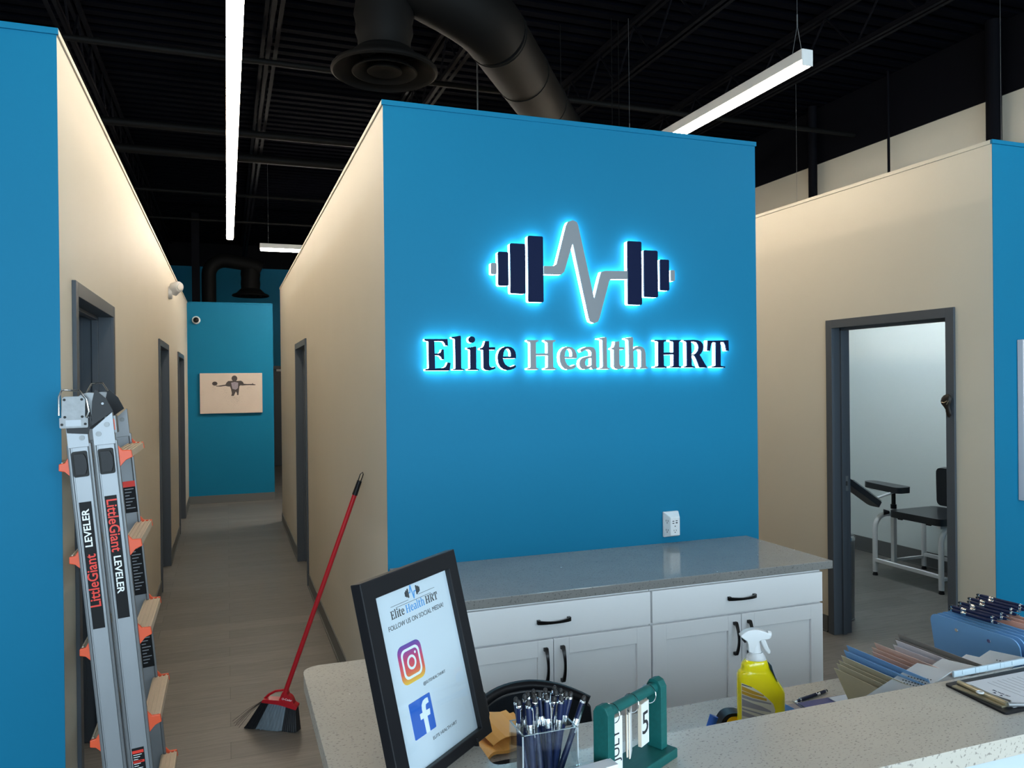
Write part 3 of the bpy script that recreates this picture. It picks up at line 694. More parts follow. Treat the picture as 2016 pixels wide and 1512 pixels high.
# ---------------------------------------------------------------- plug-in outlet tap
ot = thing('outlet_tap', 'white multi-plug outlet tap with USB ports on the blue wall above the back counter', 'power outlet', (2.005, YB, .945))
def lerp(a, b, t): return a + (b - a) * t
mb = MB()
bk = [(-.037, 0, 0), (.045, 0, 0), (.045, 0, .122), (-.037, 0, .122)]
ft = [(-.022, -.052, .012), (.028, -.052, .012), (.028, -.052, .100), (-.022, -.052, .100)]
mb.rings([bk, [(-.037, -.012, 0), (.045, -.012, 0), (.045, -.012, .122), (-.037, -.012, .122)], ft]); mb.build('tap_body', M['white'], ot, bevel=.003)
mb = MB()
for (u, v, ww, hh) in [(-.013, .080, .010, .0035), (.005, .081, .010, .0035), (-.013, .070, .010, .0035), (.005, .0705, .010, .005)]: mb.box((u, -.0526, v), (u + ww, -.0515, v + hh))
mb.build('usb_port', M['blk'], ot)
mb = MB()
for u in (-.006, .006): mb.box((u, -.0526, .034), (u + .002, -.0515, .041))
mb.tube([(.001, -.0526, .028), (.001, -.0515, .028)], .0026, 8); mb.box((-.001, -.0526, .055), (.004, -.0515, .060))
for zz in (.034, .078):
    for t in (.35, .62):
        x = lerp(-.037, -.022, t); yv = lerp(-.012, -.052, t)
        mb.box((x - .0008, yv - .001, zz), (x + .0005, yv + .001, zz + .008))
    x = lerp(-.037, -.022, .48); yv = lerp(-.012, -.052, .48); mb.tube([(x - .0008, yv, zz - .006), (x + .001, yv, zz - .006)], .0025, 8)
mb.build('socket_slots', M['blk'], ot)

# ---------------------------------------------------------------- back counter
def pull(mb, c, axis, L=.135, out=(0, -1, 0)):
    c = Vector(c); a = Vector(axis); o = Vector(out); pts = []
    n = 12
    def sec(p, wdt, th): return p
    rings = []
    side = a.cross(o).normalized()
    for k in range(n + 1):
        t = k / n; u = (t - .5) * L
        h = .010 + .020 * math.sin(math.pi * min(1, max(0, t))) ** .8
        wv = .0075 - .003 * math.sin(math.pi * t); th = .0032
        d = c + a * u + o * h
        rings.append([d + side * wv + o * th, d - side * wv + o * th, d - side * wv - o * th, d + side * wv - o * th])
    mb.rings(rings)
    for s in (-1, 1):
        p = c + a * (s * (L / 2 - .006))
        mb.rings([[p + side * i * .0075 + a * j * .006 + o * k for i, j in ((1, 1), (-1, 1), (-1, -1), (1, -1))] for k in (0, .012)])
def cabinet(x0, x1, lb):
    W = x1 - x0; yf = 0.0
    root = thing('base_cabinet', lb, 'cabinet', (x0, 2.722, 0), group='white base cabinets under the back counter')
    MB().box((.001, 0, .10), (W - .001, .56, .878)).build('cabinet_body', M['cab'], root)
    MB().box((.001, .06, 0), (W - .001, .08, .10)).build('toe_kick', M['base'], root)
    dr = MB().box((.003, -.020, .743), (W - .003, -.001, .870)).build('drawer', M['cab'], root, bevel=.002)
    mb = MB(); pull(mb, (W / 2, -.020, .806), (1, 0, 0)); mb.build('handle', M['handle'], dr, smooth=True, label='black curved handle')
    for a, b, hx in ((.003, W / 2 - .0015, W / 2 - .034), (W / 2 + .0015, W - .003, W / 2 + .034)):
        mb = MB(); z0, z1, fw = .112, .735, .062
        mb.box((a, -.020, z0), (a + fw, -.001, z1)); mb.box((b - fw, -.020, z0), (b, -.001, z1))
        mb.box((a + fw, -.020, z0), (b - fw, -.001, z0 + fw)); mb.box((a + fw, -.020, z1 - fw), (b - fw, -.001, z1))
        mb.box((a + fw, -.010, z0 + fw), (b - fw, -.002, z1 - fw))
        d = mb.build('cabinet_door', M['cab'], root, bevel=.0015)
        mb = MB(); pull(mb, (hx, -.020, .640), (0, 0, 1)); mb.build('handle', M['handle'], d, smooth=True, label='black curved handle')
cabinet(.7225, 1.559, 'white base cabinet nearer the hallway, behind the framed notice')
cabinet(1.561, 2.400, 'white base cabinet nearer the right passage')
MB().box((.644, 2.724, .0), (.7215, 3.28, .878)).build('trim_11', M['cab'], kind='structure')
tag(MB().box((.640, 2.697, .880), (2.450, YB - .001, .915)).build('back_worktop', M['quartz2'], bevel=.003), 'grey speckled stone worktop on the white cabinets against the blue wall', 'worktop')

# ---------------------------------------------------------------- reception desk
def outline(pts_r):
    """polygon with per-corner radius"""
    out = []; n = len(pts_r)
    for i, (x, y, r) in enumerate(pts_r):
        if r == 0: out.append((x, y)); continue
        p = Vector((x, y)); a = (Vector(pts_r[i - 1][:2]) - p).normalized(); b = (Vector(pts_r[(i + 1) % n][:2]) - p).normalized()
        for k in range(9):
            t = k / 8; out.append(tuple((p + a * r) * (1 - t) ** 2 + p * 2 * t * (1 - t) + (p + b * r) * t * t))
    return out
LEDGE = 1.07
lp = outline([(.150, .985, .035), (2.95, .985, 0), (2.95, 1.217, 0), (.405, 1.217, .02), (.405, 1.797, .03), (.150, 1.797, .045)])
tag(MB().prism([lp], LEDGE - .034, LEDGE).build('reception_ledge', M['quartz'], bevel=.003), 'beige speckled stone reception ledge with rounded corner in the foreground', 'counter')
dsk = thing('reception_desk', 'pale reception desk front and supports under the stone ledge', 'desk', (1.5, 1.1, 0))
o1 = Vector(dsk.location)
mb = MB(Matrix.Translation(-o1)); mb.box((.22, 1.004, 0), (2.93, 1.13, LEDGE - .0345)); mb.build('front_panel', M['panel'], dsk)
mb = MB(Matrix.Translation(-o1)); mb.box((.265, 1.131, 0), (.385, 1.60, LEDGE - .0345)); mb.build('side_panel', M['panel'], dsk)
mb = MB(Matrix.Translation(-o1)); mb.box((2.55, 1.131, 0), (2.70, 1.83, .774)); mb.build('side_panel', M['panel'], dsk)
tag(MB().box((.388, 1.132, .775), (2.72, 1.853, .81)).build('desk_worktop', M['quartz'], bevel=.002), 'lower grey speckled stone desk worktop behind the ledge', 'worktop')

# ---------------------------------------------------------------- framed notice on an easel
n_ = lambda *v: Vector(v)
ya, le, ro = .696, .228, .020
wv = n_(math.cos(ya), math.sin(ya), 0); bn = n_(-math.sin(ya), math.cos(ya), 0)
uv = math.cos(le) * n_(0, 0, 1) + math.sin(le) * bn
w2 = math.cos(ro) * wv + math.sin(ro) * uv; u2 = -math.sin(ro) * wv + math.cos(ro) * uv
T0 = n_(.210, 1.222, 1.3635)
nrm = w2.cross(u2)
fr = thing('framed_notice', 'black framed social media notice leaning on an easel on the ledge', 'picture frame', (T0.x, T0.y, LEDGE))
FM = Matrix.Translation(-Vector(fr.location)) @ frame_mat(T0, w2, nrm)
PW, PH, bw = .200, .279, .030
mb = MB(FM)
mb.prism([[(-bw, -PH - bw * .60), (PW + bw * .9, -PH - bw * .60), (PW + bw * .9, bw), (-bw, bw)], [(0, -PH), (PW, -PH), (PW, 0), (0, 0)]], -.012, .008)
mb.build('frame', M['blk'], fr, bevel=.0015)
MB(FM).box((-bw * .6, -PH - bw * .5, -.011), (PW + bw * .6, bw * .6, -.004)).build('backing', M['blk_mat'], fr)
pap = MB(FM).box((0, -PH, -.004), (PW, 0, -.002)).build('notice_sheet', M['paper'], fr)
def pf(s, t): return (s * PW, -t * PH)
def on_paper(nm, m, mb, lb=None): return mb.build(nm, M[m], pap, label=lb)
# small copy of the clinic name
cx, cy = pf(.50, .132); k = .128 / 1.54
for colr, m in (('navy', 'ink'), ('silver', 'ltblue')):
    mb = MB(FM)
    for ch, col, loops in GLYPHS:
        if col == colr: mb.prism([[((a / 1e4 - 1.566) * k + cx, (b / 1e4 - 1.82) * k * 1.15 + cy) for a, b in l] for l in loops], -.002, -.0016)
    on_paper('printed_name', m, mb)
ex, ey = pf(.50, .050); k = .043 / .93
mb = MB(FM)
for (x0, z0, x1, z1) in [(1.132, 2.127, 1.180, 2.277), (1.189, 2.094, 1.261, 2.317), (1.274, 2.058, 1.347, 2.355), (1.776, 2.058, 1.850, 2.357), (1.862, 2.096, 1.937, 2.318), (1.949, 2.130, 1.999, 2.278)]:
    mb.prism([[((a - 1.565) * k + ex, (b - 2.2) * k * 1.1 + ey) for a, b in rrect(x0, z0, x1, z1, .007)]], -.002, -.0016)
for s0, s1, tt in ((.20, .43, .086), (.57, .80, .078), (.26, .74, .100)):
    x0, y0 = pf(s0, tt); x1, y1 = pf(s1, tt); mb.box((x0, y0 - .0003, -.002), (x1, y0 + .0003, -.0016))
on_paper('printed_emblem', 'ink', mb)
mb = MB(FM); mb.prism([[((a - 1.565) * k + ex, (b - 2.2) * k * 1.1 + ey) for a, b in PULSE]], -.002, -.0016); on_paper('printed_pulse', 'ltblue', mb)
def ptext(body, s, t, size, m, width, nm='printed_text', al='CENTER', par=pap, z=-.002):
    x, y_ = pf(s, t)
    mb = MB(FM @ Matrix.Translation((x, y_, z))); mb.text(body, size, .0003, al, 'CENTER', width); return mb.build(nm, M[m], par, normals=False)
ptext('FOLLOW US ON SOCIAL MEDIA!', .50, .200, .0110, 'ink', .150)
ptext('@ELITEHEALTHHRT', .56, .575, .0068, 'ink', .062)
ptext('ELITE HEALTH HRT', .56, .885, .0072, 'ink', .068)
# photo-app icon: rounded square with a camera outline in a sunset gradient
ig, nt_, b_ = _new('sunset_gradient')
tc = nt_.nodes.new('ShaderNodeTexCoord'); sx_ = nt_.nodes.new('ShaderNodeSeparateXYZ'); cr_ = nt_.nodes.new('ShaderNodeValToRGB')
nt_.links.new(tc.outputs['Generated'], sx_.inputs[0]); nt_.links.new(sx_.outputs[2], cr_.inputs[0]); nt_.links.new(cr_.outputs[0], b_.inputs['Base Color'])
cr_.color_ramp.elements[0].position = 0.02; cr_.color_ramp.elements[0].color = (.90, .50, .04, 1)
cr_.color_ramp.elements[1].position = 1; cr_.color_ramp.elements[1].color = (.09, .05, .33, 1)
for p_, c_ in ((.28, (.80, .10, .05, 1)), (.60, (.62, .035, .12, 1)), (.85, (.25, .04, .28, 1))):
    e_ = cr_.color_ramp.elements.new(p_); e_.color = c_
b_.inputs['Roughness'].default_value = .5
ix, iy = pf(.315, .425); h_ = .0305
ic = MB(FM).prism([[(ix + a, iy + b) for a, b in rrect(-h_, -h_, h_, h_, .013)]], -.002, -.0014).build('camera_icon', ig, pap, label='rounded red and purple camera icon')
mb = MB(FM)
mb.prism([[(ix + a, iy + b) for a, b in rrect(-.0235, -.0235, .0235, .0235, .0105)], [(ix + a, iy + b) for a, b in rrect(-.0195, -.0195, .0195, .0195, .008)]], -.0014, -.0011)
mb.prism([arc(ix, iy, .0115, 0, 345, 23), arc(ix, iy, .0076, 0, 345, 23)], -.0014, -.0011)
mb.prism([arc(ix + .0125, iy + .0125, .0022, 0, 330, 11)], -.0014, -.0011)
mb.build('icon_outline', M['white_tx'], ic)
jx, jy = pf(.315, .735)
ic = MB(FM).prism([[(jx + a, jy + b) for a, b in rrect(-.028, -.028, .028, .028, .002)]], -.002, -.0012).build('letter_icon', M['fb'], pap, label='blue square icon with white letter f')
FL = [(.001, -.028), (.011, -.028), (.011, -.004), (.019, -.004), (.0205, .005), (.011, .005), (.011, .010), (.0125, .0135), (.016, .0145), (.0205, .0145), (.0205, .0225), (.014, .0232), (.007, .0215), (.002, .0165), (.001, .010), (.001, .005), (-.0065, .005), (-.0065, -.004), (.001, -.004)]
MB(FM).prism([[(jx + a, jy + b) for a, b in FL]], -.0012, -.0009).build('icon_letter', M['white_tx'], ic)
MB(FM).box((-.002, -PH - .002, -.0008), (PW + .002, .002, .0002)).build('glazing', M['acrylic'], fr)
# easel
es = thing('tabletop_easel', 'small black wire easel behind the framed notice', 'easel', (.33, 1.36, LEDGE))
EM = Matrix.Translation(-Vector(es.location)) @ frame_mat(T0, w2, nrm)
mb = MB(EM); r_ = .0035
zb = -PH - bw * .60
for xx in (.028, .172):
    mb.tube([(xx, -.06, -.017), (xx, zb + .001, -.0175), (xx, zb - .0005, .0125), (xx, zb + .012, .0135)], .0022, 8)
mb.tube([(.028, -.06, -.017), (.10, .01, -.017), (.172, -.06, -.017)], r_, 8)
mb.tube([(.028, zb + .03, -.018), (.172, zb + .03, -.018)], r_, 8)
# hook loop standing out to the right of the frame foot
mb.tube([(.205, zb + .075, -.02), (.205, zb + .012, -.02), (.255, zb + .006, -.02), (.262, zb + .018, -.02), (.262, zb + .055, -.02), (.232, zb + .085, -.02)], r_, 8)
mb.tube([(.172, zb + .03, -.018), (.212, zb + .012, -.020)], r_, 8)
mb.build('easel_frame', M['blk'], es, smooth=True)
mb = MB(Matrix.Translation(-Vector(es.location)))
topb = T0 + w2 * .10 + u2 * (-.02) - nrm * .018
mb.tube([topb, n_(.272, 1.50, LEDGE + .004)], r_, 8)
mb.build('rear_leg', M['blk'], es, smooth=True)

# ---------------------------------------------------------------- pens
def make_pen(lb):
    root = thing('ballpoint_pen', lb, 'pen')
    MB().lathe([(.0005, 0), (.0012, .004), (.0025, .010)], 12).build('pen_tip', M['chrome'], root, smooth=True)
    MB().lathe([(.0026, .010), (.0042, .018), (.0050, .034), (.0046, .070), (.0046, .092)], 14).build('barrel', M['navy_pen'], root, smooth=True)
    mb = MB(); mb.lathe([(.0049, .092), (.0051, .094), (.0051, .104), (.0048, .106)], 14);     mb.build('middle_band', M['chrome'], root, smooth=True)
    MB().lathe([(.0047, .0195), (.0050, .0200), (.0047, .0215), (.0048, .0230), (.0053, .0240), (.0050, .0250)], 14).build('tip_band', M['chrome'], root, smooth=True)
    MB().lathe([(.0047, .106), (.0048, .128), (.0044, .131)], 14).build('cap_barrel', M['navy_pen'], root, smooth=True)
    mb = MB(); mb.lathe([(.0045, .131), (.0046, .134), (.0040, .135)], 14); mb.box((.004, -.0014, .100), (.0068, .0014, .101)); mb.box((.0058, -.0018, .086), (.0068, .0018, .130)); mb.box((.004, -.0018, .127), (.0068, .0018, .130))
    mb.build('clip', M['chrome'], root)
    MB().lathe([(.0036, .134), (.0039, .137), (.0033, .1405), (.0015, .1425)], 12).build('stylus_tip', M['tip'], root, smooth=True)
    return root
def aim(o, base, top, spin=0):
    b, t = Vector(base), Vector(top); z = (t - b).normalized(); q = z.to_track_quat('Z', 'Y')
    o.rotation_mode = 'QUATERNION'; o.rotation_quaternion = q @ Matrix.Rotation(R(spin), 4, 'Z').to_quaternion(); o.location = b
TOPS = [(0.469, 1.147, 1.215), (0.485, 1.147, 1.209), (0.449, 1.146, 1.206), (0.439, 1.144, 1.200), (0.447, 1.141, 1.200), (0.489, 1.135, 1.201), (0.492, 1.121, 1.203), (0.504, 1.133, 1.195), (0.520, 1.119, 1.193),
        (0.417, 1.137, 1.200), (0.414, 1.119, 1.199), (0.429, 1.131, 1.197), (0.455, 1.131, 1.195), (0.460, 1.119, 1.199), (0.470, 1.118, 1.195), (0.440, 1.119, 1.195), (0.479, 1.131, 1.195), (0.477, 1.107, 1.191), (0.426, 1.107, 1.190)]
pen0 = make_pen('')
PG = 'navy stylus pens standing in the clear box'
for i, tp in enumerate(TOPS):
    o = pen0 if i == 0 else copy_tree(pen0)
    left = tp[0] < .4545
    cx0, cx1 = (.4155, .4490) if left else (.4600, .4935)
    bx_ = min(cx1, max(cx0, tp[0] + (.447 - tp[0]) * .25 + (-.004 if not left else 0) - (.030 if tp[0] > .5 else 0)))
    by_ = 1.100 + .045 * ((i * 7) % 9) / 8
    T = Vector(tp); Bp = Vector((bx_, by_, 1.0745)); d = (T - Bp).normalized()
    aim(o, T - d * .1425 if (T - d * .1425).z > 1.0745 else Bp, T, spin=(i * 67) % 360)
    o['label'] = 'navy pen with black stylus tip in the %s half of the clear box' % ('left' if left else 'right'); o['group'] = PG
# clear two-cell pen box
bxr = thing('pen_box', 'clear acrylic two-cell pen box full of navy pens on the ledge', 'pen holder', (.4545, 1.122, LEDGE))
mb = MB(); t_ = .0025; X0, X1, Y0, Y1, H_ = -.0450, .0450, -.0300, .0300, .100
mb.box((X0, Y0, 0), (X1, Y1, t_)); mb.box((X0, Y0, t_), (X0 + t_, Y1, H_)); mb.box((X1 - t_, Y0, t_), (X1, Y1, H_))
mb.box((X0 + t_, Y0, t_), (X1 - t_, Y0 + t_, H_)); mb.box((X0 + t_, Y1 - t_, t_), (X1 - t_, Y1, H_)); mb.box((-.0012, Y0 + t_, t_), (.0012, Y1 - t_, H_))
mb.build('box_walls', M['acrylic'], bxr)
mb = MB(); e_ = .0013
for (xa, xb, ya_, yb_) in ((X0, X1, Y0, Y0 + t_), (X0, X1, Y1 - t_, Y1), (X0, X0 + t_, Y0, Y1), (X1 - t_, X1, Y0, Y1)):
    mb.box((xa, ya_, H_), (xb, yb_, H_ + .0006))
mb.build('box_rim', mat('bright_acrylic_edge', (.30, .36, .38), .2), bxr)
mb = MB()
for xx in (X0, X1): mb.box((xx - .0008, Y0 - .0008, 0), (xx + .0008, Y0 + .0008, H_))
mb.build('box_corner', M['frost'], bxr)
# card stack in an acrylic holder in front of the pens
ch_ = thing('card_holder', 'clear acrylic card holder of white cards in front of the pen box', 'card holder', (.500, 1.058, LEDGE), R(8))
mb = MB(); mb.box((-.048, -.022, 0), (.048, .022, .0025)); mb.box((-.048, .0195, .0025), (.048, .022, .050)); mb.box((-.048, -.022, .0025), (.048, -.0195, .014)); mb.build('holder', M['acrylic'], ch_)
tag(MB().box((-.044, -.016, 0), (.044, .006, .052)).build('business_cards', M['paper']), 'stack of white cards in the clear holder in front of the pens', 'cards')
bpy.data.objects['business_cards'].location = (.500, 1.058, LEDGE + .003); bpy.data.objects['business_cards'].rotation_euler = (0, 0, R(8))

# ---------------------------------------------------------------- perpetual calendar
D0, D1 = Vector((.549, 1.089, 1.187)), Vector((.664, 1.147, 1.187))
ddx = (D1 - D0).normalized(); yaw = math.atan2(ddx.y, ddx.x); mid = (D0 + D1) / 2
cal = thing('desk_calendar', 'teal wooden flip calendar with hanging number cards on the ledge', 'calendar', (mid.x, mid.y, LEDGE), yaw)
MB().box((-.092, -.029, 0), (.092, .029, .016)).build('base', M['teal'], cal, bevel=.002)
for s in (-1, 1):
    pl = [(-.0145, .016), (.0145, .016), (.0145, .120), (.009, .129), (0, .132), (-.009, .129), (-.0145, .120)]
    Mx = frame_mat((s * .074, 0, 0), (0, 1, 0), (1, 0, 0))
    MB(Mx).prism([pl], -.0085, .0085).build('post', M['teal'], cal, bevel=.0015)
MB().tube([(-.068, 0, .117), (.068, 0, .117)], .0085, 18).build('dowel', M['teal'], cal, smooth=True)
def ring(name_loc, lb):
    mb = MB(); pts = [(0, .0145 * math.cos(R(a)), .0145 * math.sin(R(a)) - .006) for a in range(0, 361, 18)]
    mb.tube(pts, .0008, 6, cap=False)
    o = tag(mb.build('card_ring', M['chrome'], smooth=True), lb, 'ring', 'wire rings on the calendar dowel')
    o.location = (mid.x + ddx.x * name_loc, mid.y + ddx.y * name_loc, LEDGE + .117); o.rotation_euler = (0, R(6), yaw)
for u, lb in ((-.052, 'wire ring on the calendar dowel holding the month card'), (.0, 'wire ring in the middle of the calendar dowel'), (.050, 'wire ring on the calendar dowel holding the number 5 card')): ring(u, lb)
def hang_card(u, w_, h_, t_, rz, body, size, lb, rot90=False, x_off=0, lean=0, txt_m='ink', ztop=-.014):
    root = thing('calendar_card', lb, 'calendar card', (mid.x + ddx.x * u, mid.y + ddx.y * u, LEDGE + .117 + ztop), yaw + R(rz), group='cards hanging from the calendar')
    root.rotation_euler = (R(lean), 0, yaw + R(rz))
    MB().box((-w_ / 2, -t_ / 2, -h_), (w_ / 2, t_ / 2, 0)).build('card_board', M['wood'], root)
    f = MB().box((-w_ / 2 + .0005, -t_ / 2 - .0006, -h_ + .0005), (w_ / 2 - .0005, -t_ / 2, -.0005)).build('card_face', M['white'], root)
    if body:
        Mx = frame_mat((0, -t_ / 2 - .0006, -h_ / 2), (0, 0, 1) if rot90 else (1, 0, 0), (0, -1, 0))
        MB(Mx).text(body, size, .0004, 'CENTER', 'CENTER').build('card_print', M['ink'], f, normals=False)
hang_card(-.046, .030, .088, .004, -8, 'JULY', .0245, 'white JULY card hanging at the left of the teal calendar', True)
hang_card(-.014, .030, .068, .002, 38, None, 0, 'blank card seen edge-on, left of the middle pair on the calendar')
hang_card(-.004, .030, .074, .002, 30, None, 0, 'blank card seen edge-on, longest of the middle pair on the calendar')
hang_card(.034, .026, .070, .006, 6, '5', .052, 'white number 5 card hanging at the right of the teal calendar', False)

# ---------------------------------------------------------------- clipboard on the ledge
cb = thing('clipboard', 'small black clipboard with a white form lying on the ledge at the right', 'clipboard', (1.36, 1.12, LEDGE))
pl = outline([(-.006, -.068, .008), (.30, -.068, 0), (.30, .085, 0), (.012, .080, .008)])
MB().prism([pl], 0, .004).build('board', M['blk'], cb, bevel=.001)
sh = MB().prism([[(.030, -.056), (.29, -.056), (.29, .066), (.040, .066)]], .0042, .0048).build('form_sheet', M['paper'], cb)
mb = MB(frame_mat((.075, .0, .0048), (0, -1, 0), (0, 0, 1)))
for k, (v, l) in enumerate([(.0, .09), (.014, .06), (.028, .10), (.042, .08), (.056, .10), (.07, .06), (.084, .10)]):
    mb.box((-.050, .02 + v, 0), (-.050 + l, .0206 + v, .0003))
mb.build('form_lines', M['greyink'], sh)
mb = MB(frame_mat((.070, .0, .0048), (0, -1, 0), (0, 0, 1))); mb.text('Elite Health HRT', .006, .0003, 'CENTER', 'CENTER', .036)
for xx in (-.008, .006):
    for q in range(3): mb.box((xx + q * .0016, -.010 - (.003 - q * .001), 0), (xx + q * .0016 + .0012, -.010 + (.003 - q * .001), .0003))
mb.build('form_heading', M['navy'], sh, normals=False)
mb = MB(); mb.tube([(.022, -.050, .010), (.030, .062, .010)], .005, 12); mb.box((.010, -.048, .004), (.022, .060, .007)); mb.build('clip_bar', M['brass'], cb, smooth=True)
mb = MB(); mb.tube([(.028, .060, .010), (.046, .045, .007), (.044, .0, .006), (.050, -.035, .006), (.030, -.050, .010)], .0016, 8)
mb.tube([(.020, -.052, .010), (.052, -.060, .008)], .004, 8); mb.build('clip_wire', M['alu_dk'], cb, smooth=True)
mb = MB(); mb.lathe([(.0, .0), (.007, .0), (.0075, .002), (.005, .003), (.0045, .001)], 14, c=(.018, .004, .012), cap=False); mb.build('hang_eye', M['white'], cb, smooth=True)

# ---------------------------------------------------------------- file sorter with folders behind the ledge
so = thing('file_sorter', 'frosted plastic tiered file sorter behind the ledge beside the blue clipboards', 'file organizer', (1.40, 1.30, .81))
so_o = Vector(so.location)
for k in range(4):
    xN = 1.425 + .0725 * k; zN = 1.082
    def fn(u, v, xN=xN, zN=zN):   # u along depth, v down the slope
        return Vector((xN - .010 * u - .155 * v, 1.228 + .078 * u, zN - .007 * u - .055 * v)) - so_o
    MB().sheet(fn, 6, 6, .0022, (.3, 0, -.95)).build('tier_panel', M['frost'], so)
    mb = MB(Matrix.Translation(-so_o)); mb.box((xN, 1.222, 1.0705), (xN + .0725, 1.2275, 1.0835)); mb.box((xN + .022, 1.2205, 1.0745), (xN + .027, 1.2225, 1.083)); mb.box((xN + .060, 1.2205, 1.073), (xN + .062, 1.2225, 1.0835))
    mb.build('tier_rim', M['frost_edge'], so, bevel=.001)
    mb = MB()
    rows = [(7, .28 + .05 * i) for i in range(5)] if k == 0 else [(5, .20), (6, .27)] if k > 1 else []
    for i, (nn, v) in enumerate(rows):
        for j in range(nn):
            u = .15 + .09 * j + .03 * (i % 2); p = fn(min(u, .95), v) + Vector((-.3, 0, .95)) * .0006
            mb.tube([p, p + Vector((-.3, 0, .95)) * .0006], .0016, 6)
    if rows: mb.build('vent_holes', M['gap'], so)
    else: mb.bm.free()
mb = MB(Matrix.Translation(-so_o)); mb.box((1.27, 1.225, .81), (1.72, 1.300, .815))
for xx in (1.30, 1.50, 1.70):
    mb.box((xx - .003, 1.238, .815), (xx + .003, 1.242, .96 + (xx - 1.3) * .24))
mb.build('sorter_base', M['frost'], so)
def folder(nm, lb, m, far, near_y=1.235, dz=0, lean=(.055, -.115)):
    fx, fy, fz = far; Ln = fz - .812
    k = Ln / -lean[1]
    root = thing(nm, lb, 'folder', (fx + lean[0] * k, (fy + near_y) / 2, .812), group='folders leaning in the file sorter')
    o = Vector(root.location)
    def fn(u, v):
        return Vector((fx + lean[0] * k * v, near_y + (fy - near_y) * u, fz + dz * (1 - u) + (-(fz - .812) - dz * (1 - u)) * v)) - o
    def fn2(u, v):
        p = fn(u, v); return p + Vector((-.004 - .004 * (1 - v), 0, -.010 * (1 - v)))
    MB().sheet(fn, 4, 4, .0008, (.9, 0, .4)).build('back_leaf', M[m], root)
    MB().sheet(fn2, 4, 4, .0008, (.9, 0, .4)).build('front_leaf', M[m], root)
    return root
folder('file_folder', 'beige folder at the far left of the file sorter', 'manila', (1.325, 1.45, 1.038))
folder('file_folder', 'beige folder second from the left in the file sorter', 'manila', (1.343, 1.455, 1.052))
folder('file_folder', 'blue folder low behind the beige ones in the file sorter', 'fblue', (1.356, 1.46, 1.060))
folder('file_folder', 'blue folder standing higher behind the beige ones in the file sorter', 'fblue', (1.368, 1.465, 1.070))
folder('file_folder', 'peach folder in front of its peach neighbour in the file sorter', 'fpink', (1.430, 1.45, 1.052))
folder('file_folder', 'peach folder behind its peach neighbour in the file sorter', 'fpink', (1.447, 1.46, 1.068))
folder('file_folder', 'white sheet folder in front of the taupe one in the file sorter', 'fwhite', (1.508, 1.455, 1.068))
folder('file_folder', 'taupe folder last on the right in the file sorter', 'fbrown', (1.520, 1.46, 1.080))

# ---------------------------------------------------------------- standing clipboards and pens on top
def board(i, m, x, z, lb, y0=1.314, y1=1.562):
    root = thing('standing_clipboard', lb, 'clipboard', (x, (y0 + y1) / 2, .812), group='plastic clipboards standing in a row')
    H = z - .812; wdt = y1 - y0; sh_ = .050
    Mx = frame_mat((0, 0, 0), (0, 1, 0), (1, 0, 0))
    S = Matrix(((1, 0, -sh_ / H, sh_), (0, 1, 0, 0), (0, 0, 1, 0), (0, 0, 0, 1)))
    o = MB(S @ Mx).prism([rrect(-wdt / 2, 0, wdt / 2, H, .022, 6)], -.0016, .0016).build('board', M[m], root)
    mb = MB(S @ Mx)
    for yy in (-.045, .045): mb.lathe([(.0045, -.0042), (.005, -.0030), (.0045, -.0016)], 12, c=(yy, H - .025, 0))
    mb.build('rivet', M['chrome'], root, smooth=True)
    mb = MB(S @ Mx); mb.box((-.045, H - .035, .0018), (.045, H - .001, .0052)); mb.tube([(-.045, H - .006, .004), (.045, H - .006, .004)], .003, 8)
    mb.build('clip', M['chrome'], root)
names = ['foremost light blue', 'second light blue', 'third light blue', 'fourth light blue', 'fifth light blue']
for i in range(5):
    board(i, 'clip_b', 1.737 + .018 * i, 1.081 + .001 * i, '%s clipboard of the standing row by the file sorter' % names[i])
for i, nm_ in enumerate(['peach clipboard right behind the light blue ones', 'second peach clipboard of the standing row', 'third peach clipboard of the standing row']):
    board(i, 'clip_p', 1.835 + .019 * i, 1.091 + .002 * i, nm_)
PENS = [(1.765, 1.537, 1.383, 1.0958), (1.784, 1.549, 1.399, 1.0985), (1.803, 1.541, 1.388, 1.0996), (1.823, 1.556, 1.404, 1.1017), (1.842, 1.545, 1.393, 1.1050), (1.861, 1.560, 1.407, 1.1082), (1.881, 1.549, 1.399, 1.1104), (1.899, 1.562, 1.412, 1.1125)]
NP = ['first', 'second', 'third', 'fourth', 'fifth', 'sixth', 'seventh', 'eighth']
for i, (x, ya_, yb_, z) in enumerate(PENS):
    o = copy_tree(pen0); aim(o, (x + .006, yb_, z), (x - .004, ya_, z), spin=200)
    o['label'] = '%s navy pen from the left lying across the standing clipboards' % NP[i]; o['group'] = 'navy pens lying on the standing clipboards'
o = copy_tree(pen0); aim(o, (1.452, 1.748, .8155), (1.588, 1.778, .8155), 90); o['label'] = 'single navy pen lying on the lower desk worktop behind the spray bottle'
if 'group' in o: del o['group']
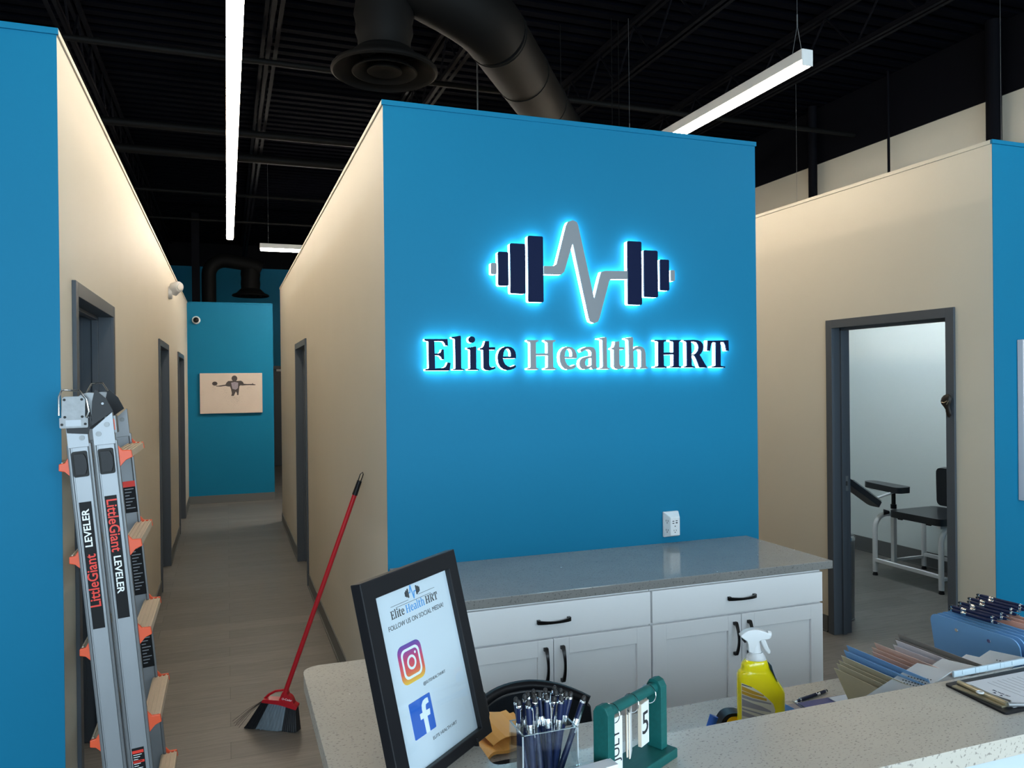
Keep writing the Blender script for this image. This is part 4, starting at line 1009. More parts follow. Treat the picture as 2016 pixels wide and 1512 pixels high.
# ---------------------------------------------------------------- spray bottle
sb = thing('spray_bottle', 'yellow cleaning spray bottle with white trigger head behind the ledge', 'spray bottle', (1.226, 1.600, .81), R(-20))
def sec(z, x0, x1, d, n=24, p=2.6):
    cx, a, b = (x0 + x1) / 2, (x1 - x0) / 2, d / 2; out = []
    for k in range(n):
        t = 2 * math.pi * k / n; c, s = math.cos(t), math.sin(t)
        out.append((cx + a * abs(c) ** (2 / p) * (1 if c >= 0 else -1), b * abs(s) ** (2 / p) * (1 if s >= 0 else -1), z))
    return out
PR = [(0, -.052, .054, .050), (.004, -.056, .058, .054), (.040, -.057, .0585, .056), (.062, -.057, .0585, .056), (.074, -.057, .055, .055), (.094, -.057, .044, .052), (.112, -.0565, .033, .050), (.122, -.054, .028, .048), (.1285, -.048, .024, .045), (.136, -.0465, .0215, .043), (.146, -.045, .019, .040), (.154, -.040, .0165, .036), (.158, -.036, .0155, .032)]
PR = [(q[0] if q[0] < .005 else q[0] * .836 + .069,) + q[1:] for q in PR]
rg = []
for i in range(len(PR) - 1):
    for k in range(2):
        t = k / 2; rg.append(sec(*[lerp(PR[i][q], PR[i + 1][q], t) for q in range(4)]))
rg.append(sec(*PR[-1]))
MB().rings(rg).build('bottle_body', M['yellow'], sb, smooth=True)
MB().rings([sec(.2005, -.036, .0155, .032, p=2.1), sec(.2055, -.032, .014, .029, p=2)]).build('bottle_neck', M['white'], sb, smooth=True)
mb = MB(); mb.lathe([(.0225, .203), (.0225, .209), (.0185, .214), (.0165, .220)], 24, c=(-.0095, 0, 0)); mb.build('collar', M['white'], sb, smooth=True)
# wrap label
def lab(nm, m, pts, off):
    me = MB(frame_mat((0, -.0285, 0), (1, 0, 0), (0, -1, 0))); me.prism([pts], off, off + .0006); return me.build(nm, M[m], sb)
def lq(pts): return [((x - 740) * .0001974, (1650 - y_) * .0001974) for x, y_ in pts]
wl = lab('wrap_label', 'label', lq([(462, 1640), (850, 1640), (862, 1300), (875, 1205), (850, 1130), (780, 1060), (700, 990), (600, 925), (462, 868)]), .0)
for nm, m, P_ in [('label_band', 'lab_y', [(466, 905), (600, 965), (735, 1020), (735, 1040), (600, 1008), (466, 955)]), ('label_band', 'lab_y', [(466, 962), (600, 1014), (770, 1065), (770, 1095), (600, 1052), (466, 1000)]),
                  ('label_print', 'lab_g', [(468, 1012), (600, 1062), (825, 1122), (825, 1140), (600, 1092), (468, 1048)]), ('label_print', 'lab_g', [(468, 1062), (600, 1120), (700, 1155), (822, 1218), (822, 1236), (700, 1212), (468, 1150)]),
                  ('label_print', 'lab_g', [(468, 1172), (820, 1284), (820, 1300), (468, 1192)]), ('label_print', 'lab_g', [(468, 1210), (760, 1330), (700, 1345), (468, 1270)]), ('label_heading', 'ink', [(466, 880), (590, 920), (590, 928), (466, 892)])]:
    mb = MB(frame_mat((0, -.0285, 0), (1, 0, 0), (0, -1, 0))); mb.prism([lq(P_)], .0006, .0010); mb.build(nm, M[m], wl)
mb = MB(); mb.sheet(lambda u, v: (.0195 + .014 * (1 - u) ** 1.2 + .002, -.020 + .03 * v, .192 - .040 * (1 - u)), 5, 3, .0006, (.9, 0, .4)); mb.build('front_label', M['lab_b'], sb)
# trigger head
hd = [(-.048, .258), (-.0495, .262), (-.040, .270), (-.030, .2745), (-.018, .277), (-.004, .276), (.008, .272), (.018, .268), (.0225, .262), (.022, .2535), (.012, .252), (.002, .2515), (-.006, .246), (-.012, .236), (-.0165, .225), (-.021, .219), (-.030, .222), (-.0315, .240), (-.034, .248), (-.040, .252)]
Mx = frame_mat((0, 0, 0), (1, 0, 0), (0, -1, 0))
MB(Mx).prism([hd], -.0105, .0105).build('trigger_head', M['white'], sb, bevel=.004, seg=3, smooth=True)
MB().lathe([(.0160, .219), (.0140, .226), (.0125, .236), (.0115, .246)], 20, c=(-.0125, 0, 0), sx=1, sy=.8).build('head_stem', M['white'], sb, smooth=True)
MB().tube([(.018, 0, .2625), (.026, 0, .261)], [.0085, .0088], 18).build('nozzle', M['white'], sb, smooth=True)
tr = [(-.001, .251), (.010, .253), (.015, .245), (.019, .233), (.026, .221), (.0245, .2155), (.018, .215), (.011, .224), (.004, .238)]
MB(Mx).prism([tr], -.006, .006).build('trigger', M['white'], sb, bevel=.0025, smooth=True)
MB(Mx).prism([[(-.0435, .2512), (-.037, .2512), (-.0365, .246), (-.041, .2455)]], -.0107, .0107).build('head_slot', M['blk'], sb)

# tape measure and small blue item beside it
tm = thing('tape_measure', 'yellow and black tape measure lying left of the spray bottle', 'tape measure', (1.190, 1.665, .81), R(-14))
MB(Mx).prism([outline([(-.032, 0, .004), (.034, 0, .004), (.034, .030, .012), (.014, .047, .014), (-.016, .047, .012), (-.024, .030, .01)])], -.0200, .0200).build('case', M['yel2'], tm, bevel=.003, smooth=True)
MB(Mx).prism([outline([(-.036, .004, .003), (-.026, .004, .002), (-.022, .038, .01), (.010, .042, .008), (.034, .034, .006), (.032, .044, .006), (.012, .055, .01), (-.022, .055, .016), (-.038, .032, .01)])], -.018, .018).build('rubber_grip', M['blk'], tm, bevel=.002, smooth=True)
mk = thing('marker_cap', 'small blue plastic cap lying beside the tape measure', 'cap', (1.137, 1.672, .81))
MB().tube([(-.012, 0, .010), (.004, 0, .046)], [.010, .011], 14).build('cap_body', M['fb'], mk, smooth=True)
MB().tube([(-.018, 0, .006), (-.012, 0, .012)], [.006, .009], 12).build('cap_tip', M['ltblue'], mk, smooth=True)
# navy folder with a clear sheet
nf = thing('document_folder', 'navy folder lying flat on the lower worktop right of the spray bottle', 'folder', (1.47, 1.668, .81), R(-1))
MB().box((-.105, -.14, 0), (.150, .066, .010)).build('cover', M['navy_f'], nf, bevel=.003)
MB().sheet(lambda u, v: (-.10 + .075 * u, -.08 + .15 * v, .0105 + .010 * math.sin(3.1 * u) * (1 - .4 * v)), 8, 5, .0006, (0, 0, 1)).build('clear_sleeve', M['acrylic'], nf, smooth=True)
tag(MB().box((1.545, 1.672, .8205), (1.612, 1.722, .823)).build('paper_slip', M['paper']), 'small white paper slip lying on the navy folder under the beige folders', 'paper')
# crumpled manila envelope in a black tray
ev = thing('padded_envelope', 'orange manila envelope standing behind the pen box', 'envelope', (.62, 1.785, .812), R(22))
random.seed(3)
MB().sheet(lambda u, v: (-.10 + .17 * u + .02 * v, -.05 + .02 * math.sin(4 * u) + .13 * v, .012 + .030 * v * (1 - .5 * (u - .6) ** 2) + .006 * math.sin(9 * u + 3 * v)), 14, 10, .008, (0, -.1, 1)).build('envelope_body', M['envelope'], ev)
MB().sheet(lambda u, v: (-.05 + .12 * u, -.02 + .09 * v, .030 + .030 * v + .008 * math.sin(5 * u)), 6, 5, .0016, (0, -.1, 1)).build('envelope_flap', M['envelope'], ev)
bt = thing('desk_tray', 'shallow black curved tray on the lower worktop under the orange envelope', 'tray', (.585, 1.585, .811))
MB().lathe([(.02, .0), (.10, .0), (.135, .012), (.15, .030), (.146, .031), (.13, .016), (.10, .004), (.0, .004)], 36, sx=1, sy=.62).build('tray_body', M['blk'], bt, smooth=True)

# ---------------------------------------------------------------- office chair behind the desk
oc = thing('office_chair', 'black low-back office chair tucked between the desk and the white cabinets', 'chair', (.815, 2.12, 0), R(4))
def back(u, v):
    x = (u - .5) * .42; e = abs(u - .5) * 2
    zt = .778 - .045 * e ** 2.4; zb_ = .48
    return (x * (1 - .06 * v), .05 - .09 * e ** 2 * 1.0 + .02 * v, zb_ + (zt - zb_) * v)
MB().sheet(back, 20, 10, .035, (0, 1, .1)).build('backrest', M['vinyl'], oc, smooth=True, bevel=.008, seg=3)
mb = MB(); mb.tube([Vector(back(k / 20, 1)) + Vector((0, .018, .004)) for k in range(21)], .017, 10); mb.build('back_rim', M['blk'], oc, smooth=True)
MB().prism([rrect(-.23, -.24, .23, .20, .09, 8)], .40, .47).build('seat', M['vinyl'], oc, bevel=.02, seg=3, smooth=True)
mb = MB(); mb.tube([(0, -.02, .40), (0, -.02, .10)], .028, 14); mb.build('gas_column', M['blk'], oc, smooth=True)
mb = MB(); mb.tube([(0, .06, .40), (0, .14, .42), (0, .13, .60)], .016, 8); mb.build('back_bracket', M['blk'], oc, smooth=True)
for k in range(5):
    a = R(72 * k + 10)
    leg = MB().tube([(0, -.02, .12), (.28 * math.cos(a), -.02 + .28 * math.sin(a), .075)], [.024, .014], 8).build('base_leg', M['blk'], oc, smooth=True)
    cxk, cyk = .28 * math.cos(a), -.02 + .28 * math.sin(a)
    MB().tube([(cxk - .02, cyk, .028), (cxk + .02, cyk, .028)], .028, 14).build('caster', M['blk'], leg, smooth=True)

# ---------------------------------------------------------------- broom
br = thing('broom', 'red-handled angle broom with grey and black bristles leaning on the hallway wall', 'broom', (.20, 4.03, 0))
bo = Vector(br.location)
BA, BB = Vector((.073, 4.113, 0)), Vector((.313, 3.965, 0))
CA, CB = Vector((.155, 4.045, .148)), Vector((.307, 3.985, .116))
bx_ = (BB - BA).normalized(); by_ = Vector((0, 0, 1)).cross(bx_)
def brist(nm, m, u0, u1, th=.020):
    rings = []
    for v in (0, .25, .5, .75, 1):
        a = (BA.lerp(BB, u0)).lerp(CA.lerp(CB, u0), v); b = (BA.lerp(BB, u1)).lerp(CA.lerp(CB, u1), v)
        t = th * (1.15 - .35 * v)
        n = 14; ring = []
        for k in range(n + 1): p = a.lerp(b, k / n); ring.append(p - by_ * (t + .003 * (k % 2)) + (Vector((0, 0, .004 * ((k * 5) % 3))) if v == 0 else Vector()) - bo)
        for k in range(n, -1, -1): p = a.lerp(b, k / n); ring.append(p + by_ * (t + .003 * (k % 2)) - bo)
        rings.append(ring)
    MB().rings(rings).build(nm, M[m], br)
brist('bristles', 'bristle_b', 0, .22); brist('bristles', 'bristle_g', .22, .72, .0205); brist('bristles', 'bristle_b', .72, 1)
mb = MB()
for k in range(6):
    a = CA.lerp(CB, .02) - bo; e = BA + Vector((-.035 - .006 * k, .02 * (k % 3), .004 * k)) - bo
    mb.tube([a, a.lerp(e, .5) + Vector((-.004, 0, .006)), e], .0009, 5)
mb.build('stray_bristles', M['bristle_b'], br)
dxc = (CB - CA); L_ = dxc.length
FX = Matrix.Translation(-bo) @ frame_mat(CA, dxc, dxc.cross(Vector((0, 0, 1))))
capm = MB(FX)
capm.prism([outline([(-.004, -.008, .003), (L_ * .5, -.002, .02), (L_ + .004, -.012, .004), (L_ + .008, .004, .006), (L_ * .86, .016, .01), (L_ * .5, .020, .02), (.0, .008, .004)])], -.024, .024)
capm.prism([outline([(L_ * .46, .012, 0), (L_ * .93, .010, 0), (L_ * .86, .034, .006), (L_ * .78, .046, .004), (L_ * .70, .050, .004), (L_ * .66, .066, .004), (L_ * .53, .062, .006)])], -.017, .017)
capm.tube([(.002, .004, 0), (.022, .030, 0), (.050, .052, 0), (.092, .066, 0)], .006, 8)
cp = capm.build('broom_cap', M['red'], br, bevel=.003, smooth=True)
MB(FX @ Matrix.Translation((L_ * .70, .028, .0175))).text('O-Cedar', .014, .0004, 'CENTER', 'CENTER').build('cap_print', M['white_tx'], cp, normals=False)
H0, H1 = Vector((.247, 4.000, .165)), Vector((.6155, 3.880, 1.235))
hv = (H1 - H0).normalized()
MB().tube([H0 - bo, H1 - hv * .085 - bo], .0115, 16).build('handle', M['red'], br, smooth=True, label='long red metal handle')
MB().tube([H1 - hv * .088 - bo, H1 - hv * .015 - bo], [.0135, .0120], 14).build('handle_grip', M['blk'], br, smooth=True, label='black end grip')
hp = []
for k in range(15):
    a = R(-60 + 300 * k / 14); hp.append(H1 - bo + hv * (.012 + .026 * -math.cos(a + 0) * .9) + Vector((math.sin(a) * .010, 0, 0)) * 1)
hp = [H1 - hv * .015 - bo + Vector((-.008, 0, 0)), H1 + hv * .020 - bo + Vector((-.008, 0, 0)), H1 + hv * .030 - bo, H1 + hv * .020 - bo + Vector((.006, 0, -.002)), H1 - hv * .015 - bo + Vector((.006, 0, -.002))]
MB().tube(hp, .0025, 8).build('hang_loop', M['blk'], br, smooth=True)

# ---------------------------------------------------------------- folding ladder
ld_ = thing('folding_ladder', 'folded aluminium multi-position ladder with orange step brackets by the left door', 'ladder', (-.358, 2.88, 0))
FLm = Matrix.Translation(-Vector(ld_.location)) @ frame_mat((-.3575, 2.88, 0), (1, 0, .088), (-.088, 0, 1))
def LB(): return MB(FLm)
YN, YF2 = 0.0, .400          # near and far rail planes
rails = [(0.0, .069), (.076, .147)]
def rail(x0, x1, y0, z0, z1):
    mb = LB()
    mb.box((x0, y0 + .004, z0), (x1, y0 + .024, z1))
    for a in (x0, x1 - .008): mb.tube([(a + .004, y0 + .004, z0), (a + .004, y0 + .004, z1)], .0055, 8)
    for a in (x0 + .010, x1 - .013): mb.box((a, y0 + .001, z0), (a + .003, y0 + .004, z1))
    return mb.build('side_rail', M['alu'], ld_, smooth=True)
for yy in (YN, YF2):
    for i, (x0, x1) in enumerate(rails):
        r_o = rail(x0, x1, yy, .03, 1.515)
        LB().box((x0 + .002, yy - .002, .0), (x1 - .002, yy + .028, .035)).build('rubber_foot', M['blk'], r_o)
        # slanted hinge bracket above the rail
        pl = [(x0 + .003, 1.505), (x1 - .004, 1.505), (x1 - .004, 1.560 if i == 0 else 1.610), (x0 + .003, 1.595 if i == 0 else 1.560)]
        Mx2 = FLm @ frame_mat((0, yy - .001, 0), (1, 0, 0), (0, -1, 0))
        bk_ = MB(Mx2).prism([pl], -.022, .002).build('hinge_bracket', M['alu'], ld_, bevel=.001)
        mb = MB(Mx2)
        for (cx_, cz_) in ((x0 + .022, 1.560), (x1 - .022, 1.535)) if i == 0 else ((x0 + .020, 1.542), (x1 - .024, 1.570)):
            mb.tube([(cx_, cz_, .002), (cx_, cz_, .0045)], .0085, 16)
        mb.build('rivet', M['alu_dk'], bk_, smooth=True)
# black rail locks on the near rails
for i, (x0, x1) in enumerate(rails):
    xc = (x0 + x1) / 2
    Mx2 = FLm @ frame_mat((0, .0, 0), (1, 0, 0), (0, -1, 0))
    lk = MB(Mx2).prism([rrect(xc - .024, 1.408, xc + .022, 1.492, .007)], -.0035, .0015).build('lock_slot', M['gap'], ld_)
    MB(Mx2).prism([outline([(xc - .016, 1.416, .004), (xc + .012, 1.416, .004), (xc + .019, 1.436, .006), (xc + .019, 1.466, .006), (xc + .012, 1.484, .004), (xc - .016, 1.484, .004)])], .0015, .012).build('lock_knob', M['blk'], lk, bevel=.003)
# steps
def bracket(side, zc, yy):
    mb = MB(FLm @ frame_mat((0, yy, 0), (1, 0, 0), (0, -1, 0)))
    if side < 0: pl = [(.001, zc + .032), (-.012, zc + .012), (-.030, zc + .010), (-.032, zc - .012), (-.014, zc - .018), (.001, zc - .036)]
    else: pl = [(.147, zc + .032), (.160, zc + .014), (.186, zc + .012), (.188, zc - .012), (.166, zc - .020), (.147, zc - .040)]
    mb.prism([pl], -.006, .006)
    return mb
for k in range(5):
    for side in (-1, 1):
        zc = (1.447 - .305 * k) if side < 0 else (1.465 - .3 * k)
        x0, x1 = (-.028, .020) if side < 0 else (.130, .186)
        mb = LB(); mb.box((x0, .022, zc - .012), (x1, YF2 - .002, zc + .010))
        for q in range(4):
            xq = x0 + (x1 - x0) * (q + .3) / 4; mb.box((xq, .022, zc + .010), (xq + .004, YF2 - .002, zc + .0135))
        st = mb.build('step', M['warm_lit_step'], ld_)
        bracket(side, zc, .012).build('step_bracket', M['orange'], st, bevel=.002)
        bracket(side, zc, YF2 + .010).build('step_bracket', M['orange'], st, bevel=.002)
# hinges
def hinge(y0, near):
    root = LB(); root.tube([(.078, y0 - .002, 1.630), (.078, y0 + .026, 1.630)], .050, 32)
    hb = root.build('hinge_disc', M['alu_dk'], ld_, smooth=True)
    Mx2 = FLm @ frame_mat((0, y0 - .003, 0), (1, 0, 0), (0, -1, 0))
    MB(Mx2).prism([[(.006, 1.555), (.066, 1.545), (.082, 1.590), (.078, 1.640), (.020, 1.660), (.002, 1.620)]], .0, .005).build('pivot_plate', M['blk'], hb)
    MB(Mx2).prism([[(.078, 1.570), (.110, 1.590), (.146, 1.612), (.130, 1.655), (.100, 1.690), (.088, 1.650)]], .0, .005).build('pivot_plate', M['blk'], hb)
    if near:
        Mp = Mx2 @ Matrix.Translation((.033, 1.632, 0)) @ Matrix.Rotation(R(-4), 4, 'Z')
        pl = outline([(-.040, -.062, .005), (.042, -.062, .005), (.042, -.030, .003), (.034, -.030, .002), (.036, .040, .010), (-.030, .040, .010), (-.034, -.028, .002), (-.040, -.028, .003)])
        cp_ = MB(Mp).prism([pl], .006, .018).build('hinge_cover', M['alu_dk'], hb, bevel=.002)
        mb = MB(Mp)
        for (a, b) in ((-.024, .030), (.026, .030), (-.024, -.026), (.026, -.026), (-.033, -.050), (.034, -.050)): mb.tube([(a, b, .018), (a, b, .0195)], .0042, 12)
        mb.build('screw_hole', M['gap'], cp_)
        mb = MB(Mp @ Matrix.Translation((0, -.046, .0182))); mb.box((-.022, -.010, 0), (.022, .010, .0006)); mb.build('name_plate', M['alu'], cp_)
        mb = MB(Mp); mb.tube([(.038, -.030, .020), (.046, -.010, .022), (.040, .030, .022), (.020, .058, .022), (-.030, .062, .018), (-.040, .040, .012), (-.042, -.020, .010)], .0035, 8)
        mb.build('release_handle', M['steel'], hb, smooth=True)
        mb = MB(Mx2); mb.box((.118, 1.540, -.060), (.150, 1.596, -.006)); bx2 = mb.build('warning_block', M['alu_dk'], hb)
        mb = MB(Mx2); mb.box((.122, 1.550, -.0055), (.146, 1.586, -.0050)); mb.build('warning_print', M['orange'], bx2)
        mb = MB(Mx2)
        for (a, b) in ((.070, 1.600), (.118, 1.640)): mb.tube([(a, b, .005), (a, b, .007)], .004, 12)
        mb.build('pivot_screw', M['alu'], hb, smooth=True)
    else:
        mb = MB(Mx2); mb.tube([(.030, 1.68, .01), (.050, 1.712, .01), (.085, 1.712, .01), (.100, 1.68, .01)], .0035, 8); mb.build('release_handle', M['steel'], hb, smooth=True)
hinge(.002, True); hinge(.300, False)
# decals on the near rails
def decal(i, z0, z1, xa=.016, xb=.052, y0=0.0):
    x0 = rails[i][0]
    return MB(FLm).box((x0 + xa, y0 + .0028, z0), (x0 + xb, y0 + .0040, z1)).build('rail_decal', M['decal'], ld_)
def rail_text(par, i, xo, z, body, size, m, width, up, y0=0.0):
    x = rails[i][0] + xo
    Mx2 = FLm @ frame_mat((x, y0 + .0027, z), (0, 0, 1) if up else (0, 0, -1), (0, -1, 0))
    MB(Mx2).text(body, size, .0004, 'LEFT', 'CENTER', width, offset=.0006).build('decal_print', M[m], par, normals=False)
d0 = decal(0, .905, 1.325); rail_text(d0, 0, .034, .975, 'LittleGiant', .044, 'redtx', .175, True); rail_text(d0, 0, .033, 1.175, 'LEVELER', .030, 'white_tx', .125, True)
d1 = decal(1, .925, 1.335); rail_text(d1, 1, .034, 1.325, 'LittleGiant', .044, 'redtx', .175, False); rail_text(d1, 1, .033, 1.135, 'LEVELER', .030, 'white_tx', .125, False)
d2_ = decal(1, .36, .485, .012, .050)
Mx2 = FLm @ frame_mat((.076 + .012, .0027, .485), (1, 0, 0), (0, -1, 0))
mb = MB(Mx2); mb.box((.002, -.018, 0), (.036, -.008, .0004)); mb.box((.002, -.050, 0), (.036, -.042, .0004)); mb.box((.002, -.092, 0), (.036, -.084, .0004)); mb.build('decal_band', M['redtx'], d2_)
mb = MB(Mx2)
for k in range(8): mb.box((.004, -.024 - k * .0075, 0), (.030 - .006 * (k % 3), -.022 - k * .0075, .0004))
mb.build('decal_lines', M['white_tx'], d2_)
# instruction decals on the far right rail
for (z0, z1, red) in [(1.215, 1.335, True), (.90, 1.12, False), (.62, .80, False)]:
    o = MB(FLm).box((.100, YF2 - .0012, z0), (.143, YF2 + .0, z1)).build('rail_decal', M['decal'], ld_)
    Mx2 = FLm @ frame_mat((.100, YF2 - .0013, z1), (1, 0, 0), (0, -1, 0))
    mb = MB(Mx2)
    for k in range(int((z1 - z0 - .03) / .012)): mb.box((.005, -.032 - k * .012, 0), (.036 - .008 * ((k * 7) % 3), -.029 - k * .012, .0004))
    mb.build('decal_lines', M['greyink'], o)
    mb = MB(Mx2); mb.box((.0, -.022, 0), (.043, 0, .0004)); mb.build('decal_band', M['redtx'] if red else M['decal'], o)

# ---------------------------------------------------------------- treatment room: blood-draw chair
pc = thing('phlebotomy_chair', 'black padded blood draw chair on white tube frame seen through the right doorway', 'medical chair', (5.52, 4.95, 0))
po = Vector(pc.location)
PB = lambda: MB(Matrix.Translation(-po))
def side_frame(yy):
    pts = [(5.245, yy, .03), (5.245, yy, .40)] + [(5.245 + .12 - .12 * math.cos(R(a)), yy, .40 + .12 * math.sin(R(a))) for a in (18, 36, 54, 72, 90)] + [(5.66, yy, .52)] + [(5.68 + .12 * math.sin(R(a)), yy, .40 + .12 * math.cos(R(a))) for a in (18, 36, 54, 72, 90)] + [(5.80, yy, .03)]
    o = PB().tube(pts, .021, 14).build('side_frame', M['white'], pc, smooth=True)
    for xx in (5.245, 5.80): PB().tube([(xx, yy, 0), (xx, yy, .012), (xx, yy, .03)], [.022, .022, .012], 14).build('leveling_foot', M['blk'], o, smooth=True)
side_frame(5.27); side_frame(4.605)
mb = PB()
for xx in (5.245, 5.80): mb.box((xx - .015, 4.605, .118), (xx + .015, 5.27, .148))
for yy in (5.27, 4.605): mb.box((5.245, yy - .012, .10), (5.80, yy + .012, .124))
mb.box((5.30, 4.60, .10), (5.33, 5.27, .12))
mb.build('lower_rails', M['white'], pc, bevel=.003)
PB().box((5.275, 5.095, .118), (5.310, 5.130, .60)).build('arm_post', M['white'], pc, bevel=.004)
PB().tube([(5.2925, 5.1125, .60), (5.2925, 5.1125, .735)], .0165, 14).build('height_rod', M['blk'], pc, smooth=True)
PB().tube([(5.2925, 5.1125, .595), (5.2925, 5.1125, .63)], .024, 14).build('clamp_collar', M['blk'], pc, smooth=True)
PB().tube([(5.27, 5.135, .56), (5.235, 5.165, .56)], [.012, .026], 14).build('clamp_knob', M['blk'], pc, smooth=True)
def pad(nm, Mx3, loops, th, label=None):
    return MB(Matrix.Translation(-po) @ Mx3).prism([loops], 0, th).build(nm, M['vinyl'], pc, bevel=min(.018, th * .42), seg=4, smooth=True)
A_ = Matrix.Translation((5.30, 5.20, .742)) @ Matrix.Rotation(R(90), 4, 'Z') @ Matrix.Rotation(R(-2), 4, 'Y')
pad('arm_pad', A_, outline([(-.20, -.085, .06), (.20, -.065, .06), (.20, .065, .06), (-.20, .085, .06)]), .05)
PB().box((5.275, 5.02, .732), (5.315, 5.42, .742)).build('arm_plate', M['white'], pc)
A2 = Matrix.Translation((4.95, 4.985, .705)) @ Matrix.Rotation(R(176), 4, 'Z') @ Matrix.Rotation(R(-34), 4, 'Y')
MB(Matrix.Translation(-po) @ A2).box((-.02, -.06, .006), (.30, .06, .018)).build('arm_plate', M['steel'], pc)
pad('arm_pad', A2 @ Matrix.Translation((.02, 0, -.040)), outline([(-.06, -.07, .04), (.36, -.07, .04), (.36, .07, .04), (-.06, .07, .04)]), .045)
PB().tube([(5.28, 5.10, .735), (4.97, 4.99, .715)], .010, 10).build('swing_bracket', M['white'], pc, smooth=True)
pad('seat', Matrix.Translation((0, 0, .536)), outline([(5.205, 5.085, .05), (5.205, 4.58, .05), (5.73, 4.54, .05), (5.73, 5.10, .05)]), .055)
mb = PB(); mb.box((5.25, 4.98, .522), (5.75, 5.02, .545)); mb.box((5.25, 4.70, .522), (5.75, 4.74, .545)); mb.box((5.235, 4.60, .51), (5.80, 4.63, .535)); mb.build('seat_supports', M['white'], pc)
mb = PB(); mb.box((5.240, 4.978, .520), (5.252, 5.022, .547)); mb.box((5.240, 4.698, .520), (5.252, 4.742, .547)); mb.build('tube_plugs', M['blk'], pc)
BKM = Matrix.Translation((5.745, 4.84, .60)) @ Matrix.Rotation(R(90), 4, 'Z') @ Matrix.Rotation(R(83), 4, 'X')
pad('backrest', BKM, outline([(-.245, .0, .05), (.245, .0, .05), (.215, .33, .05), (-.215, .33, .05)]), .055)
pad('lumbar_pad', BKM @ Matrix.Translation((0, .02, .046)), outline([(-.21, .0, .04), (.21, .0, .04), (.17, .10, .04), (-.17, .10, .04)]), .03)
mb = PB()
for yy in (4.72, 4.98): mb.box((5.745, yy - .015, .53), (5.765, yy + .015, .72))
mb.build('back_bracket', M['white'], pc)
# waste bin
wb = thing('waste_bin', 'tall grey cylindrical waste bin just inside the right doorway', 'bin', (4.075, 4.42, 0))
MB().lathe([(.098, 0), (.098, .012), (.094, .014), (.100, .56)], 36).build('bin_body', mat('dark_steel', (.16, .165, .17), .35, metal=.6), wb, smooth=True)
MB().lathe([(.102, .560), (.103, .585), (.098, .592)], 36).build('lid_ring', M['steel'], wb, smooth=True)
MB().lathe([(.0975, .592), (.06, .596), (.0, .597)], 36).build('swing_lid', M['steel'], wb, smooth=True)

# ---------------------------------------------------------------- wall pictures
cv = thing('canvas_print', 'canvas print of an athlete with arms outstretched on the hall end wall', 'picture', (.0645, 12.088, 1.2935))
MB().box((-.4265, -.038, 0), (.4265, -.001, .580)).build('canvas', M['canvas'], cv, bevel=.003)
CM = frame_mat((-.4265, -.0381, .580), (1, 0, 0), (0, -1, 0))
q = .853 / 1465
def c_(l): return [((x - 45) * q, -(y_ - 180) * q * 1.09) for x, y_ in l]
mb = MB(CM)
mb.prism([c_([(850 + 68 * math.cos(R(a)), 302 + 68 * math.sin(R(a))) for a in range(0, 360, 24)])], 0, .0006)
mb.prism([c_([(390 + 62 * math.cos(R(a)), 415 + 46 * math.sin(R(a))) for a in range(0, 360, 24)])], 0, .0006)
mb.prism([c_([(790, 355), (700, 360), (660, 400), (640, 440), (560, 452), (470, 465), (420, 462), (420, 478), (520, 484), (640, 470), (700, 485), (745, 485), (765, 540), (785, 640), (770, 700), (830, 700), (860, 640), (880, 600), (905, 640), (905, 680), (940, 685), (950, 600), (965, 480), (990, 460), (1040, 465), (1110, 460), (1200, 458), (1330, 462), (1360, 448), (1290, 430), (1280, 410), (1265, 430), (1150, 432), (1070, 425), (1045, 380), (1000, 355), (930, 360)])], 0, .0005)
at_ = mb.build('printed_figure', M['charc'], cv)
mb = MB(CM); mb.prism([c_([(770, 400), (850, 380), (940, 400), (930, 520), (880, 560), (800, 540)])], .0006, .0009); mb.build('printed_jersey', M['purple'], at_)
mb = MB(CM); random.seed(11)
for k in range(420):
    if k % 3: x, y_ = random.gauss(850, 90), 700 + abs(random.gauss(0, 110))
    elif k % 2: x, y_ = random.gauss(650, 60), 490 + abs(random.gauss(0, 110))
    else: x, y_ = random.choice([random.gauss(360, 22), random.gauss(1200, 40)]), 480 + abs(random.gauss(0, 70))
    if 70 < x < 1490 and y_ < 1040:
        r = random.uniform(2, 5); mb.prism([c_([(x - r, y_ - r), (x + r, y_ - r * .6), (x + r * .7, y_ + r), (x - r, y_ + r * .7)])], 0, .0004) if k < 0 else mb.box(((x - 45) * q, -(y_ - 180) * q * 1.09, 0), ((x - 45 + r) * q, -(y_ - 180 + r) * q * 1.09, .0004))
o = mb.build('printed_specks', M['charc'], at_); o['kind'] = 'stuff'
c2 = thing('canvas_print', 'pale canvas print cut off by the frame on the right blue wall', 'picture', (4.30, YF - .006, 1.045))
MB().box((-.362, -.036, 0), (.362, -.001, .850)).build('canvas', mat('white_canvas', (.66, .62, .64), .7), c2, bevel=.003)
MB().prism([[(-.10, 0), (.12, 0), (.16, .5), (-.14, .5)]], 0, .0006)

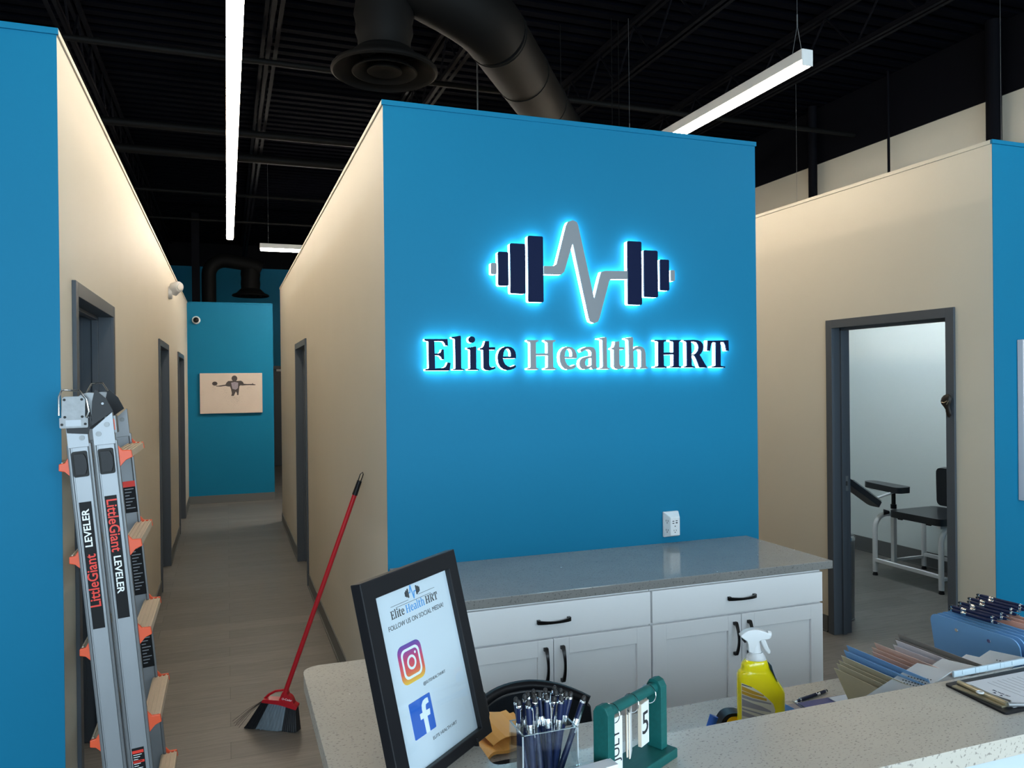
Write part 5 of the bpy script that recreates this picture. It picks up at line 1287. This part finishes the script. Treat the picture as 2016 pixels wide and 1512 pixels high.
# ---------------------------------------------------------------- cameras and small wall things
dc = thing('dome_camera', 'white round dome security camera high on the hall end wall', 'security camera', (-.401, 12.088, 2.637))
FY = frame_mat((0, 0, 0), (1, 0, 0), (0, -1, 0))
MB(FY).lathe([(.058, .0), (.058, .018), (.050, .034), (.040, .038)], 32).build('camera_base', M['white'], dc, smooth=True)
MB(FY).lathe([(.040, .036), (.036, .048), (.024, .058), (.0, .063)], 28).build('dark_dome', M['blk'], dc, smooth=True)
wc = thing('wall_camera', 'white angled camera on the left hallway wall near its top', 'security camera', (XW, 8.33, 2.61))
MB(frame_mat((0, 0, 0), (0, 1, 0), (1, 0, 0))).lathe([(.062, .0), (.062, .030), (.050, .036)], 28).build('mount_base', M['white'], wc, smooth=True)
mb = MB(); mb.tube([(.030, 0, .0), (.060, -.02, .045), (.095, -.06, .052), (.105, -.07, .050)], [.050, .058, .054, .045], 24); mb.build('camera_body', M['white'], wc, smooth=True)
MB().tube([(.103, -.068, .051), (.110, -.075, .050)], .030, 20).build('lens_face', M['lamp_body'], wc, smooth=True)
ho = thing('hanging_ornament', 'small dark rounded object tapering to a point on the right door frame', 'ornament', (3.745, 3.232, 1.53))
rg = []
for (r, z, dx, dy) in [(.004, -.050, .004, .0), (.013, -.036, .004, 0), (.016, -.020, .002, .002), (.014, -.006, 0, .004), (.018, .010, -.002, .010), (.027, .024, -.002, .014), (.032, .040, -.002, .014), (.030, .056, 0, .012), (.022, .068, 0, .008), (.008, .074, 0, .004)]:
    rg.append([(dx + r * .55 * math.cos(2 * math.pi * k / 14), dy + r * math.sin(2 * math.pi * k / 14) * (1 + .08 * math.sin(k * 3.1)), z + .003 * math.sin(k * 2.3)) for k in range(14)])
MB().rings(rg).build('ornament_body', M['brown'], ho, smooth=True)
mb = MB(); mb.tube([(-.016, .030, .032), (-.019, .012, .030), (-.017, -.006, .040)], .0016, 6); mb.tube([(-.014, .0, .02), (-.016, -.014, .040)], .0014, 6); mb.build('ornament_strands', M['brass'], ho)

# pens of the copies keep their own labels; the first pen's parts are shared
